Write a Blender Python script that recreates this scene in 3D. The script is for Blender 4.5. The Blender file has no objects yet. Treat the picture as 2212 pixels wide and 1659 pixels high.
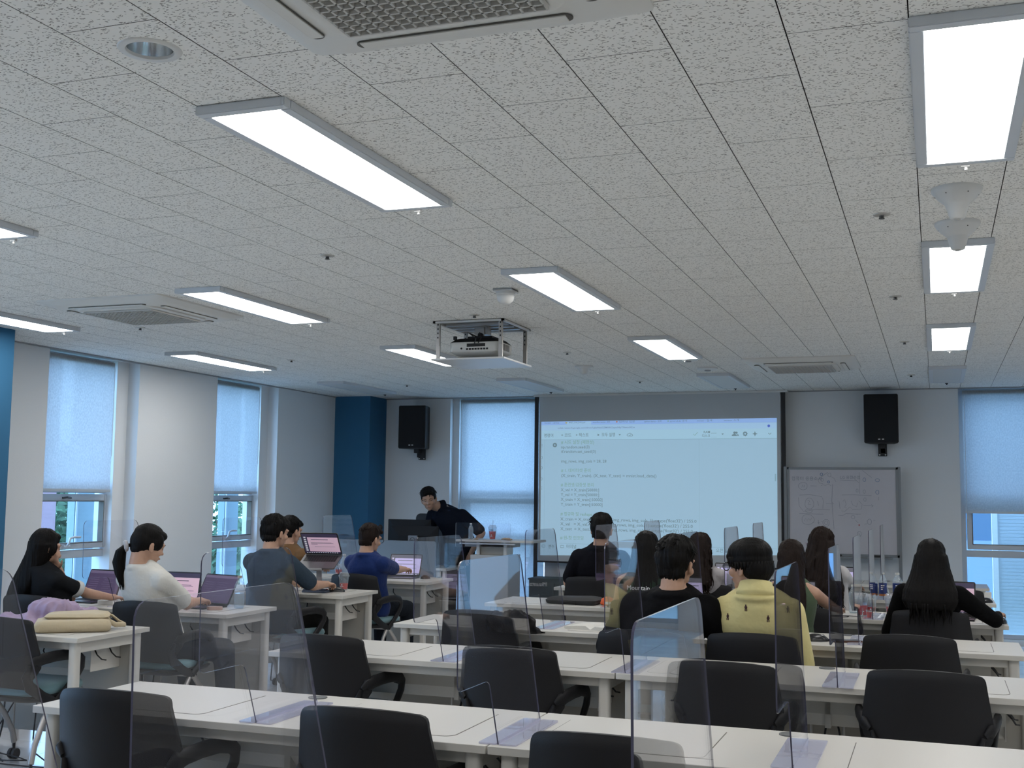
import bpy, bmesh, math, random
from math import sin, cos, pi, radians as R
from mathutils import Vector, Matrix, noise, Euler
SC = bpy.context.scene
COL = SC.collection
rnd = random.Random(7)

# ---------------------------------------------------------------- camera
FPX, YAW, PITCH, ROLL = 2516.9, 0.34877, 0.09634, 0.01131
cam_d = bpy.data.cameras.new('camera'); cam = bpy.data.objects.new('camera', cam_d); COL.objects.link(cam)
_f = Vector((-sin(YAW) * cos(PITCH), cos(YAW) * cos(PITCH), sin(PITCH)))
_r0 = Vector((cos(YAW), sin(YAW), 0)); _u0 = _r0.cross(_f)
_r = _r0 * cos(ROLL) + _u0 * sin(ROLL); _u = _u0 * cos(ROLL) - _r0 * sin(ROLL)
cam.matrix_world = Matrix(((_r.x, _u.x, -_f.x, 0), (_r.y, _u.y, -_f.y, 0), (_r.z, _u.z, -_f.z, 1.48), (0, 0, 0, 1)))
cam_d.sensor_width = 36; cam_d.lens = 36 * FPX / 2212; cam_d.clip_start = .05; cam_d.clip_end = 300
SC.camera = cam
# ---------------------------------------------------------------- sky, exposure
W = bpy.data.worlds.new('sky'); SC.world = W; W.use_nodes = True
_bg = W.node_tree.nodes['Background']; _bg.inputs[0].default_value = (.35, .62, 1.0, 1); _bg.inputs[1].default_value = 7.0
SC.view_settings.view_transform = 'Standard'; SC.view_settings.look = 'None'
SC.view_settings.exposure = 0.0; SC.view_settings.gamma = 1.0; SC.view_settings.use_curve_mapping = False
SC.cycles.transparent_max_bounces = 40; SC.cycles.max_bounces = 7
SC.cycles.sample_clamp_indirect = 4
LAMP_STRENGTH = 14.5

# ---------------------------------------------------------------- materials
MATS = {}
def mat(name, col=(.8, .8, .8), rough=.5, metal=0, spec=.5, emis=None, es=1, var=0, vscale=20, bump=0, bscale=60, sheen=0, coat=0):
    if name in MATS: return MATS[name]
    m = bpy.data.materials.new(name); m.use_nodes = True; nt = m.node_tree
    b = nt.nodes['Principled BSDF']; N = nt.nodes.new; L = nt.links.new
    b.inputs['Base Color'].default_value = (*col, 1); b.inputs['Roughness'].default_value = rough
    b.inputs['Metallic'].default_value = metal; b.inputs['Specular IOR Level'].default_value = spec
    if sheen: b.inputs['Sheen Weight'].default_value = sheen
    if coat: b.inputs['Coat Weight'].default_value = coat
    if emis: b.inputs['Emission Color'].default_value = (*emis, 1); b.inputs['Emission Strength'].default_value = es
    if var or bump:
        tc = N('ShaderNodeTexCoord')
    if var:
        n = N('ShaderNodeTexNoise'); n.inputs['Scale'].default_value = vscale; n.inputs['Detail'].default_value = 4
        L(tc.outputs['Object'], n.inputs['Vector'])
        r = N('ShaderNodeValToRGB'); r.color_ramp.elements[0].position = .3; r.color_ramp.elements[1].position = .7
        r.color_ramp.elements[0].color = tuple(max(0, c * (1 - var)) for c in col) + (1,)
        r.color_ramp.elements[1].color = tuple(min(1, c * (1 + var)) for c in col) + (1,)
        L(n.outputs['Fac'], r.inputs['Fac']); L(r.outputs['Color'], b.inputs['Base Color'])
    if bump:
        n = N('ShaderNodeTexNoise'); n.inputs['Scale'].default_value = bscale; n.inputs['Detail'].default_value = 3
        L(tc.outputs['Object'], n.inputs['Vector'])
        bp = N('ShaderNodeBump'); bp.inputs['Strength'].default_value = bump; bp.inputs['Distance'].default_value = .004 if bump < .5 else .02
        L(n.outputs['Fac'], bp.inputs['Height']); L(bp.outputs['Normal'], b.inputs['Normal'])
    MATS[name] = m; return m

def glassy(name, tint=(1, 1, 1), ior=1.45, haze=0.0, hazecol=(.8, .85, .9), rough=.01):
    if name in MATS: return MATS[name]
    m = bpy.data.materials.new(name); m.use_nodes = True; nt = m.node_tree; nt.nodes.clear()
    N = nt.nodes.new; L = nt.links.new
    o = N('ShaderNodeOutputMaterial'); t = N('ShaderNodeBsdfTransparent'); t.inputs[0].default_value = (*tint, 1)
    g = N('ShaderNodeBsdfGlossy'); g.inputs['Roughness'].default_value = rough; g.inputs[0].default_value = (1, 1, 1, 1)
    # Schlick reflectance that is the same from either side of a thin sheet
    ge = N('ShaderNodeNewGeometry'); dt = N('ShaderNodeVectorMath'); dt.operation = 'DOT_PRODUCT'; L(ge.outputs['Incoming'], dt.inputs[0]); L(ge.outputs['Normal'], dt.inputs[1])
    def mt(op, a, b=None):
        q = N('ShaderNodeMath'); q.operation = op
        for i, x in enumerate((a, b)):
            if x is None: continue
            if isinstance(x, (int, float)): q.inputs[i].default_value = x
            else: L(x, q.inputs[i])
        return q.outputs[0]
    f0 = ((ior - 1) / (ior + 1)) ** 2
    sch = mt('ADD', mt('MULTIPLY', mt('POWER', mt('SUBTRACT', 1.0, mt('ABSOLUTE', dt.outputs['Value'])), 5.0), 1 - f0), f0)
    mx = N('ShaderNodeMixShader'); L(sch, mx.inputs[0])
    if haze:
        d = N('ShaderNodeBsdfDiffuse'); d.inputs[0].default_value = (*hazecol, 1)
        m2 = N('ShaderNodeMixShader'); m2.inputs[0].default_value = haze
        L(t.outputs[0], m2.inputs[1]); L(d.outputs[0], m2.inputs[2]); L(m2.outputs[0], mx.inputs[1])
    else: L(t.outputs[0], mx.inputs[1])
    L(g.outputs[0], mx.inputs[2]); L(mx.outputs[0], o.inputs[0])
    MATS[name] = m; return m

def fabric_blind():
    m = bpy.data.materials.new('blind_fabric'); m.use_nodes = True; nt = m.node_tree; nt.nodes.clear()
    N = nt.nodes.new; L = nt.links.new
    o = N('ShaderNodeOutputMaterial'); d = N('ShaderNodeBsdfDiffuse'); t = N('ShaderNodeBsdfTranslucent'); tr = N('ShaderNodeBsdfTransparent')
    tc = N('ShaderNodeTexCoord'); n = N('ShaderNodeTexNoise'); n.inputs['Scale'].default_value = 90
    mp = N('ShaderNodeMapping'); mp.inputs['Scale'].default_value = (1, 1, .6); L(tc.outputs['Object'], mp.inputs[0]); L(mp.outputs[0], n.inputs['Vector'])
    r = N('ShaderNodeValToRGB'); r.color_ramp.elements[0].position = .35; r.color_ramp.elements[1].position = .65
    r.color_ramp.elements[0].color = (.54, .56, .58, 1); r.color_ramp.elements[1].color = (.70, .71, .72, 1)
    L(n.outputs['Fac'], r.inputs[0]); L(r.outputs[0], t.inputs[0]); d.inputs[0].default_value = (.62, .63, .62, 1)
    mx = N('ShaderNodeMixShader'); mx.inputs[0].default_value = .66; L(d.outputs[0], mx.inputs[1]); L(t.outputs[0], mx.inputs[2])
    m2 = N('ShaderNodeMixShader'); m2.inputs[0].default_value = .15; L(mx.outputs[0], m2.inputs[1]); L(tr.outputs[0], m2.inputs[2])
    L(m2.outputs[0], o.inputs[0]); return m

def tile_material():
    """mineral fibre ceiling board: off-white with short dark fissures and pin holes"""
    m = bpy.data.materials.new('fissured_board'); m.use_nodes = True; nt = m.node_tree; b = nt.nodes['Principled BSDF']
    N = nt.nodes.new; L = nt.links.new; b.inputs['Roughness'].default_value = .95; b.inputs['Specular IOR Level'].default_value = .1
    g = N('ShaderNodeNewGeometry')
    wob = N('ShaderNodeTexNoise'); wob.inputs['Scale'].default_value = 60; L(g.outputs['Position'], wob.inputs['Vector'])
    sub = N('ShaderNodeVectorMath'); sub.operation = 'SUBTRACT'; sub.inputs[1].default_value = (.5, .5, .5); L(wob.outputs['Color'], sub.inputs[0])
    scl = N('ShaderNodeVectorMath'); scl.operation = 'SCALE'; scl.inputs['Scale'].default_value = .020; L(sub.outputs[0], scl.inputs[0])
    add = N('ShaderNodeVectorMath'); L(g.outputs['Position'], add.inputs[0]); L(scl.outputs[0], add.inputs[1])
    last = None
    for (rot, sx, sy, thr, keep) in ((.3, 42, 112, .21, .78), (-.6, 46, 118, .20, .82), (1.3, 50, 120, .19, .90), (.1, 110, 150, .28, .80)):
        mp = N('ShaderNodeMapping'); mp.vector_type = 'POINT'; mp.inputs['Rotation'].default_value = (0, 0, rot); mp.inputs['Scale'].default_value = (sx, sy, 1)
        L(add.outputs[0], mp.inputs[0])
        v = N('ShaderNodeTexVoronoi'); v.voronoi_dimensions = '2D'; v.inputs['Scale'].default_value = 1; L(mp.outputs[0], v.inputs['Vector'])
        lt = N('ShaderNodeMath'); lt.operation = 'LESS_THAN'; lt.inputs[1].default_value = thr; L(v.outputs['Distance'], lt.inputs[0])
        sp = N('ShaderNodeSeparateColor'); L(v.outputs['Color'], sp.inputs[0])
        gt = N('ShaderNodeMath'); gt.operation = 'GREATER_THAN'; gt.inputs[1].default_value = keep; L(sp.outputs[0], gt.inputs[0])
        mu = N('ShaderNodeMath'); mu.operation = 'MULTIPLY'; L(lt.outputs[0], mu.inputs[0]); L(gt.outputs[0], mu.inputs[1])
        if last is None: last = mu
        else:
            mxm = N('ShaderNodeMath'); mxm.operation = 'MAXIMUM'; L(last.outputs[0], mxm.inputs[0]); L(mu.outputs[0], mxm.inputs[1]); last = mxm
    mix = N('ShaderNodeMix'); mix.data_type = 'RGBA'; L(last.outputs[0], mix.inputs['Factor'])
    mix.inputs[6].default_value = (.86, .85, .81, 1); mix.inputs[7].default_value = (.33, .32, .30, 1)
    L(mix.outputs[2], b.inputs['Base Color']); return m

def hair_material(name, c):
    m = bpy.data.materials.new(name); m.use_nodes = True; nt = m.node_tree; b = nt.nodes['Principled BSDF']
    N = nt.nodes.new; L = nt.links.new; b.inputs['Roughness'].default_value = .5; b.inputs['Specular IOR Level'].default_value = .10
    tc = N('ShaderNodeTexCoord'); mp = N('ShaderNodeMapping'); mp.inputs['Scale'].default_value = (170, 170, 9); L(tc.outputs['Object'], mp.inputs[0])
    n = N('ShaderNodeTexNoise'); n.inputs['Scale'].default_value = 1; n.inputs['Detail'].default_value = 5; L(mp.outputs[0], n.inputs['Vector'])
    r = N('ShaderNodeValToRGB'); r.color_ramp.elements[0].color = tuple(x * .4 for x in c) + (1,); r.color_ramp.elements[1].color = tuple(x * 1.8 for x in c) + (1,)
    L(n.outputs[0], r.inputs[0]); L(r.outputs[0], b.inputs['Base Color'])
    bp = N('ShaderNodeBump'); bp.inputs['Strength'].default_value = .7; bp.inputs['Distance'].default_value = .004; L(n.outputs[0], bp.inputs['Height']); L(bp.outputs[0], b.inputs['Normal'])
    MATS[name] = m; return m

WALL = mat('wall_paint', (.70, .72, .73), .9, spec=.2, bump=.15, bscale=120)
BLUE = mat('blue_paint', (.034, .14, .265), .75, spec=.3)
WHITE = mat('white_laminate', (.56, .54, .50), .38, spec=.4)
METALW = mat('cream_steel', (.58, .56, .52), .45)
PANELB = mat('beige_panel', (.36, .34, .30), .6)
ALU = mat('window_aluminium', (.50, .54, .58), .4, metal=.3)
ALUD = mat('dark_gasket', (.12, .11, .09), .6)
GREY = mat('grey_trim', (.30, .31, .32), .5)
FIXG = mat('fixture_grey', (.60, .63, .66), .45)
BLACKP = mat('black_plastic', (.016, .016, .018), .5, spec=.22, bump=.1, bscale=300)
TEAL = mat('teal_fabric', (.13, .24, .27), .9, sheen=.3, bump=.2, bscale=400)
SILVER = mat('silver_tube', (.46, .44, .42), .35, metal=.6)
BLACK = mat('black_matte', (.012, .012, .014), .6)
BLACKG = mat('black_gloss', (.015, .015, .017), .25)
ACBODY = mat('ac_plastic', (.70, .69, .65), .5)
ACGRILL = mat('ac_grille', (.52, .51, .48), .6)
DARK = mat('dark_slot', (.02, .02, .02), .8)
WPL = mat('white_plastic', (.66, .66, .64), .4)
GLASS = glassy('window_glass', (.93, .96, .98), 1.4)
ACR = glassy('acrylic', (.965, .968, .985), 1.38, haze=.012, hazecol=(.5, .52, .6))  # slight diffuse haze stands in for the grey veil of reflections
ACRE = mat('acrylic_edge', (.055, .055, .095), .2, spec=.6)
ACRB = glassy('acrylic_foot', (.90, .90, .95), 1.45, haze=.45, hazecol=(.72, .72, .84))
CLEAR = glassy('clear_plastic', (.90, .93, .95), 1.5, haze=.05, hazecol=(.8, .85, .9), rough=.08)
BLIND = fabric_blind(); TILE = tile_material()
FLOORM = mat('floor_vinyl', (.66, .66, .65), .10, spec=.6, var=.12, vscale=3)
JOINT = mat('floor_joint', (.05, .05, .05), .7)
TGAP = mat('ceiling_gap', (.20, .20, .19), .9)

# ---------------------------------------------------------------- mesh helper
class MB:
    def __init__(s): s.v = []; s.f = []; s.mi = []
    def add(s, vs, fs, mi=0):
        b = len(s.v); s.v += [tuple(p) for p in vs]; s.f += [tuple(b + i for i in f) for f in fs]; s.mi += [mi] * len(fs); return s
    def box(s, x0, x1, y0, y1, z0, z1, mi=0, M=None):
        vs = [Vector((x, y, z)) for z in (z0, z1) for y in (y0, y1) for x in (x0, x1)]
        if M: vs = [M @ p for p in vs]
        return s.add(vs, [(0, 2, 3, 1), (4, 5, 7, 6), (0, 1, 5, 4), (2, 6, 7, 3), (0, 4, 6, 2), (1, 3, 7, 5)], mi)
    def rings(s, rings, cap=True, mi=0):
        n = len(rings[0]); b = len(s.v)
        for r in rings: s.v += [tuple(p) for p in r]
        for i in range(len(rings) - 1):
            for j in range(n):
                k = (j + 1) % n; s.f.append((b + i * n + j, b + i * n + k, b + (i + 1) * n + k, b + (i + 1) * n + j)); s.mi.append(mi)
        if cap:
            s.f.append(tuple(b + j for j in reversed(range(n)))); s.mi.append(mi)
            s.f.append(tuple(b + (len(rings) - 1) * n + j for j in range(n))); s.mi.append(mi)
        return s
    def tube(s, path, r, n=8, mi=0, flat=1.0, up=None):
        P = [Vector(p) for p in path]; rs = r if isinstance(r, (list, tuple)) else [r] * len(P); rings = []
        prev = None
        for i, p in enumerate(P):
            t = (P[min(i + 1, len(P) - 1)] - P[max(i - 1, 0)]).normalized()
            if up is not None: a = t.cross(Vector(up)); 
            elif prev is None: a = t.cross(Vector((0, 0, 1)) if abs(t.z) < .9 else Vector((1, 0, 0)))
            else: a = prev - t * prev.dot(t)
            if a.length < 1e-6: a = t.orthogonal()
            a.normalize(); b = a.cross(t); prev = a
            rings.append([p + (a * cos(2 * pi * k / n) + b * sin(2 * pi * k / n) * flat) * rs[i] for k in range(n)])
        return s.rings(rings, True, mi)
    def cyl(s, c, r, z0, z1, n=20, mi=0, r1=None):
        r1 = r if r1 is None else r1
        return s.rings([[(c[0] + q * cos(2 * pi * k / n), c[1] + q * sin(2 * pi * k / n), z) for k in range(n)] for q, z in ((r, z0), (r1, z1))], True, mi)
    def lathe(s, prof, c=(0, 0, 0), n=24, mi=0, cap=True):
        return s.rings([[(c[0] + q * cos(2 * pi * k / n), c[1] + q * sin(2 * pi * k / n), c[2] + z) for k in range(n)] for q, z in prof], cap, mi)
    def ell(s, c, r, M=None, nu=16, nv=10, mi=0):
        c = Vector(c); rings = []
        for i in range(1, nv):
            a = pi * i / nv - pi / 2; ring = []
            for k in range(nu):
                p = Vector((r[0] * cos(a) * cos(2 * pi * k / nu), r[1] * cos(a) * sin(2 * pi * k / nu), r[2] * sin(a)))
                ring.append(c + (M @ p if M else p))
            rings.append(ring)
        b = len(s.v); s.rings(rings, False, mi); n0 = len(s.v)
        bt = Vector((0, 0, -r[2])); tp = Vector((0, 0, r[2]))
        s.v += [tuple(c + (M @ bt if M else bt)), tuple(c + (M @ tp if M else tp))]
        for k in range(nu):
            s.f.append((n0, b + (k + 1) % nu, b + k)); s.mi.append(mi)
            e = b + (nv - 2) * nu; s.f.append((n0 + 1, e + k, e + (k + 1) % nu)); s.mi.append(mi)
        return s
    def cap(s, p0, p1, r0, r1, n=14, mi=0):
        """round cone between two joints"""
        p0, p1 = Vector(p0), Vector(p1); t = (p1 - p0); 
        if t.length < 1e-5: return s
        t.normalize(); a = t.orthogonal().normalized(); b = a.cross(t); rings = []
        for k in range(1, 5):
            q = pi / 2 * (1 - k / 4); rings.append((p0 - t * r0 * sin(q), r0 * cos(q)))
        for k in range(0, 4):
            q = pi / 2 * k / 4; rings.append((p1 + t * r1 * sin(q), r1 * cos(q)))
        rings = [[c + (a * cos(2 * pi * j / n) + b * sin(2 * pi * j / n)) * max(rr, 1e-4) for j in range(n)] for c, rr in rings]
        return s.rings(rings, True, mi)
    def prism(s, poly, axis, lo, hi, mi=0, mie=None):
        """poly: 2d outline extruded along an axis"""
        def P(u, v, w): return {'x': (w, u, v), 'y': (u, w, v), 'z': (u, v, w)}[axis]
        n = len(poly); b = len(s.v); s.v += [P(u, v, lo) for u, v in poly] + [P(u, v, hi) for u, v in poly]
        s.f.append(tuple(b + i for i in reversed(range(n)))); s.f.append(tuple(b + n + i for i in range(n))); s.mi += [mi, mi]
        for i in range(n):
            j = (i + 1) % n; s.f.append((b + i, b + j, b + n + j, b + n + i)); s.mi.append(mi if mie is None else mie)
        return s
    def mesh(s, name, mats, smooth=None, bevel=0, seg=2):
        me = bpy.data.meshes.new(name); me.from_pydata(s.v, [], s.f)
        for m in (mats if isinstance(mats, (list, tuple)) else [mats]): me.materials.append(m)
        me.polygons.foreach_set('material_index', s.mi)
        bm = bmesh.new(); bm.from_mesh(me); bmesh.ops.recalc_face_normals(bm, faces=bm.faces)
        if bevel:
            es = [e for e in bm.edges if len(e.link_faces) == 2 and e.calc_face_angle(0) > R(30)]
            bmesh.ops.bevel(bm, geom=es, offset=bevel, segments=seg, affect='EDGES', clamp_overlap=True)
        bm.to_mesh(me); bm.free()
        if smooth:
            for p in me.polygons: p.use_smooth = True
            if smooth is not True: me.set_sharp_from_angle(angle=R(smooth))
        elif bevel: 
            for p in me.polygons: p.use_smooth = True
            me.set_sharp_from_angle(angle=R(35))
        return me
    def obj(s, name, mats, parent=None, loc=None, rotz=0, **kw):
        o = bpy.data.objects.new(name, s.mesh(name, mats, **kw)); COL.objects.link(o)
        if parent: o.parent = parent
        if loc: o.location = loc
        if rotz: o.rotation_euler = (0, 0, rotz)
        return o

def tag(o, label, cat, group=None, kind=None):
    if label: o['label'] = label
    if cat: o['category'] = cat
    if group: o['group'] = group
    if kind: o['kind'] = kind
    return o
def thing(name, label, cat, loc=(0, 0, 0), rotz=0, group=None):
    o = bpy.data.objects.new(name, None); COL.objects.link(o); o.location = loc; o.rotation_euler = (0, 0, rotz)
    o.empty_display_size = .1
    return tag(o, label, cat, group)
def struct(o): o['kind'] = 'structure'; return o
def sempty(name, loc=(0, 0, 0)):
    o = bpy.data.objects.new(name, None); COL.objects.link(o); o.location = loc; return struct(o)
def ctree(o, parent=None):
    c = o.copy(); COL.objects.link(c); c.parent = parent
    for ch in o.children: ctree(ch, c)
    return c
def dup(o, loc, rotz=None, label=None, group=None):
    c = ctree(o); c.location = loc
    if rotz is not None: c.rotation_euler = (0, 0, rotz)
    if label: c['label'] = label
    if group: c['group'] = group
    return c
def rrect(x0, x1, y0, y1, r, n=5, corners=(1, 1, 1, 1)):
    out = []
    for k, (cx, cy, a) in enumerate(((x1 - r, y1 - r, 0), (x0 + r, y1 - r, 90), (x0 + r, y0 + r, 180), (x1 - r, y0 + r, 270))):
        if not corners[k]:
            out.append(((x1, y1), (x0, y1), (x0, y0), (x1, y0))[k]); continue
        for i in range(n + 1):
            t = R(a + 90 * i / n); out.append((cx + r * cos(t), cy + r * sin(t)))
    return out
def rpoly(pts, r, n=4):
    """round the corners of a polygon; r per corner"""
    out = []; N = len(pts)
    for i in range(N):
        p, a, b = Vector(pts[i]), Vector(pts[i - 1]), Vector(pts[(i + 1) % N]); q = r[i] if isinstance(r, (list, tuple)) else r
        if q <= 0: out.append(tuple(p)); continue
        A = p + (a - p).normalized() * q; B = p + (b - p).normalized() * q
        for k in range(n + 1):
            t = k / n; out.append(tuple(A * (1 - t) ** 2 + p * 2 * t * (1 - t) + B * t * t))
    return out
def text(body, size, m, parent, loc, rot=(0, 0, 0), name='lettering', align='LEFT', extr=.0004, bold=0):
    cu = bpy.data.curves.new(name, 'FONT'); cu.body = body; cu.size = size; cu.extrude = extr; cu.align_x = align; cu.resolution_u = 2
    if bold: cu.offset = bold
    o = bpy.data.objects.new(name, cu); COL.objects.link(o)
    me = bpy.data.meshes.new_from_object(o.evaluated_get(bpy.context.evaluated_depsgraph_get()))
    bpy.data.objects.remove(o); me.materials.clear(); me.materials.append(m)
    o = bpy.data.objects.new(name, me); COL.objects.link(o); o.parent = parent; o.location = loc; o.rotation_euler = rot
    return o
# ================================================================ THE SETTING
XL, YF, ZC = -6.93, 13.15, 2.68       # left pier face, front wall face, ceiling
XR, YB = 3.6, -2.6
# floor: slab with big glossy tiles
fl = MB().box(XL - .4, XR, YB, YF + .3, -.1, -.004).obj('floor', JOINT); struct(fl)
ft = MB().box(.0015, .5985, .0015, .5985, -.004, 0).mesh('floor_tile', FLOORM)
rest = MB()
for i in range(18):
    for j in range(27):
        x, y = -7.2 + .6 * i, -2.7 + .6 * j
        if 2.5 < y < YF and -7.2 <= x < .6:
            o = bpy.data.objects.new('floor_tile', ft); COL.objects.link(o); o.parent = fl; o.location = (x, y, 0)
        elif x < XR: rest.box(x + .0015, x + .5985, y + .0015, y + .5985, -.004, 0)
o = rest.obj('floor_tile_field', FLOORM, fl); o['kind'] = 'stuff'
# ceiling boards 300 x 600 in running bond
ce = MB().box(XL - .4, XR, YB, YF + .3, ZC + .125, ZC + .18).obj('ceiling', TGAP); struct(ce)
DLX, DLY = -1.985, 2.545
tm = {}
tl = []
for k in range(-12, 25):
    x0 = -.337 - .3 * k
    if x0 < XL - .2 or x0 > XR - .1: continue
    off = 2.98 if k % 2 == 0 else 3.28
    for m in range(-10, 18):
        y0 = off + .6 * m; y1 = min(y0 + .6, YF); ya = max(y0, YB)
        if y1 - ya < .05: continue
        if -3.22 < x0 + .15 < -2.74 and 7.28 < (ya + y1) / 2 < 7.9 and False: continue
        dist = math.hypot(x0, y0)
        vis = y0 > 1.6 and x0 < .95 and x0 > -.62 * y0 - 1.0
        tl.append((0 if vis else 1, dist, x0, ya, y1))
tl.sort(); rest = MB()
for q, (iv, d, x0, ya, y1) in enumerate(tl):
    w = .2965 if x0 + .3 <= XR else XR - x0
    if iv == 0 and q < 299:
        key = round(y1 - ya, 3)
        if x0 < DLX < x0 + .3 and ya < DLY < y1:
            bm = bmesh.new(); out = [bm.verts.new((a, b, 0)) for a, b in ((0, 0), (w, 0), (w, key - .0030), (0, key - .0030))]
            inn = [bm.verts.new((DLX - x0 + .066 * cos(2 * pi * i / 32), DLY - ya + .066 * sin(2 * pi * i / 32), 0)) for i in range(32)]
            es = [bm.edges.new((L_[i], L_[(i + 1) % len(L_)])) for L_ in (out, inn) for i in range(len(L_))]
            bmesh.ops.triangle_fill(bm, edges=es, use_beauty=True)
            for f in list(bm.faces):
                c = f.calc_center_median()
                if math.hypot(c.x - DLX + x0, c.y - DLY + ya) < .05: bm.faces.remove(f)
            me = bpy.data.meshes.new('ceiling_tile'); bm.to_mesh(me); bm.free(); me.materials.append(TILE)
        else:
            if key not in tm: tm[key] = MB().prism([(0, 0), (w, 0), (w, key - .0030), (0, key - .0030)], 'z', 0, .004, 0, 1).mesh('ceiling_tile', [TILE, TGAP])
            me = tm[key]
        o = bpy.data.objects.new('ceiling_tile', me); COL.objects.link(o); o.parent = ce; o.location = (x0, ya, ZC)
    else: rest.prism([(x0, ya), (x0 + w, ya), (x0 + w, y1 - .003), (x0, y1 - .003)], 'z', ZC, ZC + .004, 0, 1)
o = rest.obj('ceiling_tile_field', [TILE, TGAP], ce); o['kind'] = 'stuff'

# left wall: piers between tall windows
def windows_at(a, wins):
    pass
LW = [(7.76, 8.94), (10.19, 11.38)]          # openings along y
segs = [(YB, 7.76), (8.94, 10.19), (11.38, YF)]
# further unseen openings before the blue column, blinds left off to let in daylight
w = MB()
for a, b in ((YB, 1.2), (2.4, 3.6), (4.8, 7.76), (8.94, 10.19), (11.38, YF)): w.box(XL - .32, XL, a, b, 0, ZC + .13)
for a, b in ((1.2, 2.4), (3.6, 4.8), (7.76, 8.94), (10.19, 11.38)): w.box(XL - .32, XL - .14, a, b, 0, .12); w.box(XL - .32, XL, a, b, ZC, ZC + .13)
for a, b in ((8.78, 8.94), (11.22, 11.38)): w.box(XL - .32, XL - .125, a, b, 0, ZC)  # filler strips added to cut the daylight that brightened the jambs
struct(w.obj('wall_left', WALL))
FW = [(-5.58, -4.35), (.24, 1.46), (1.9, 3.2)]
w = MB()
for a, b in ((XL - .32, -5.58), (-4.35, .24), (1.46, 1.9), (3.2, XR)): w.box(a, b, YF, YF + .32, 0, ZC + .13)
for a, b in FW: w.box(a, b, YF + .14, YF + .32, -.05, .06); w.box(a, b, YF, YF + .32, ZC, ZC + .13)
w.box(-5.58, -5.50, YF + .10, YF + .32, 0, ZC)  # filler strip added to dim the bright gap beside the blind
struct(w.obj('wall_front', WALL))
struct(MB().box(XR, XR + .2, YB, YF + .3, 0, ZC + .13).obj('wall_right', WALL))
struct(MB().box(XL - .32, XR + .2, YB - .2, YB, 0, ZC + .13).obj('wall_back', WALL))
c = tag(MB().box(XL, -6.45, 12.70, YF, 0, ZC).obj('column', BLUE), 'blue painted column in the corner left of the lecturer', 'column')
c = tag(MB().box(XL, -6.45, 6.25, 6.85, 0, ZC).obj('column', BLUE), 'blue painted column at the left edge, before the first window', 'column')
# thin shadow-gap trims along the ceiling
t = MB(); t.box(XL - .02, XL + .012, YB, YF, ZC - .012, ZC - .0005)
struct(t.obj('trim_1', GREY))
t = MB(); t.box(XL, XR, YF - .012, YF + .02, ZC - .012, ZC - .0005); struct(t.obj('trim_2', GREY))

def window(n, axis, a, b, base):
    """axis 'y': opening from y=a..b in the left wall; 'x': opening in the front wall. base = plane of the frame"""
    W0 = sempty('window_%d' % n)
    def P(u0, u1, d0, d1, z0, z1, m):
        # d = depth outward from room
        if axis == 'y': m.box(base - d1, base - d0, u0, u1, z0, z1)
        else: m.box(u0, u1, base + d0, base + d1, z0, z1)
    f = MB()
    for u0, u1 in ((a, a + .05), (b - .05, b)): P(u0, u1, 0, .08, .06, ZC, f)
    for z0, z1 in ((.06, .11), (.90, .97), (1.47, 1.55), (ZC - .05, ZC)): P(a + .05, b - .05, 0, .08, z0, z1, f)
    f.obj('window_frame', ALU, W0, bevel=.004)
    s = MB()   # tilting sash between the rails
    for u0, u1 in ((a + .06, a + .11), (b - .11, b - .06)): P(u0, u1, -.015, .05, .98, 1.46, s)
    for z0, z1 in ((.98, 1.03), (1.40, 1.46)): P(a + .11, b - .11, -.015, .05, z0, z1, s)
    s.obj('sash', ALU, W0, bevel=.004)
    g = MB()
    for u0, u1 in ((a + .11, a + .118), (b - .118, b - .11)): P(u0, u1, -.018, .04, 1.03, 1.40, g)
    for z0, z1 in ((1.03, 1.036), (1.394, 1.40)): P(a + .118, b - .118, -.018, .04, z0, z1, g)
    g.obj('gasket', ALUD, W0)
    for z0, z1, e in ((.11, .90, .05), (1.03, 1.40, .11), (1.55, ZC - .05, .05)):
        m = MB(); P(a + e, b - e, .03, .036, z0, z1, m); m.obj('pane', GLASS, W0)
    h = MB(); mid = (a + b) / 2 - (.05 if axis == 'y' else -.02)
    def Q(u, d, z): return (base - d, u, z) if axis == 'y' else (u, base + d, z)
    h.tube([Q(mid - .03, -.025, 1.0), Q(mid + .05, -.025, 1.0)], .016, 8)
    h.tube([Q(mid, -.03, 1.0), Q(mid + .01, -.05, 1.03), Q(mid + .02, -.055, 1.075), Q(mid + .06, -.055, 1.085), Q(mid + .15, -.055, 1.083)], .010, 8)
    h.obj('handle', ALU, W0, smooth=40)
    k = MB(); k.tube([Q(mid - .06, -.02, 1.425), Q(mid - .01, -.03, 1.43), Q(mid + .05, -.02, 1.425)], .009, 6); k.obj('latch', BLACKG, W0)
    return W0
XG = XL - .20
window(1, 'y', 7.76, 8.86, XG); window(2, 'y', 10.19, 11.30, XG); window(3, 'y', 1.2, 2.4, XG); window(4, 'y', 3.6, 4.8, XG)
YG = YF + .18
window(5, 'x', -5.5, -4.35, YG); window(6, 'x', .24, 1.46, YG); window(7, 'x', 1.9, 3.2, YG)
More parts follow.
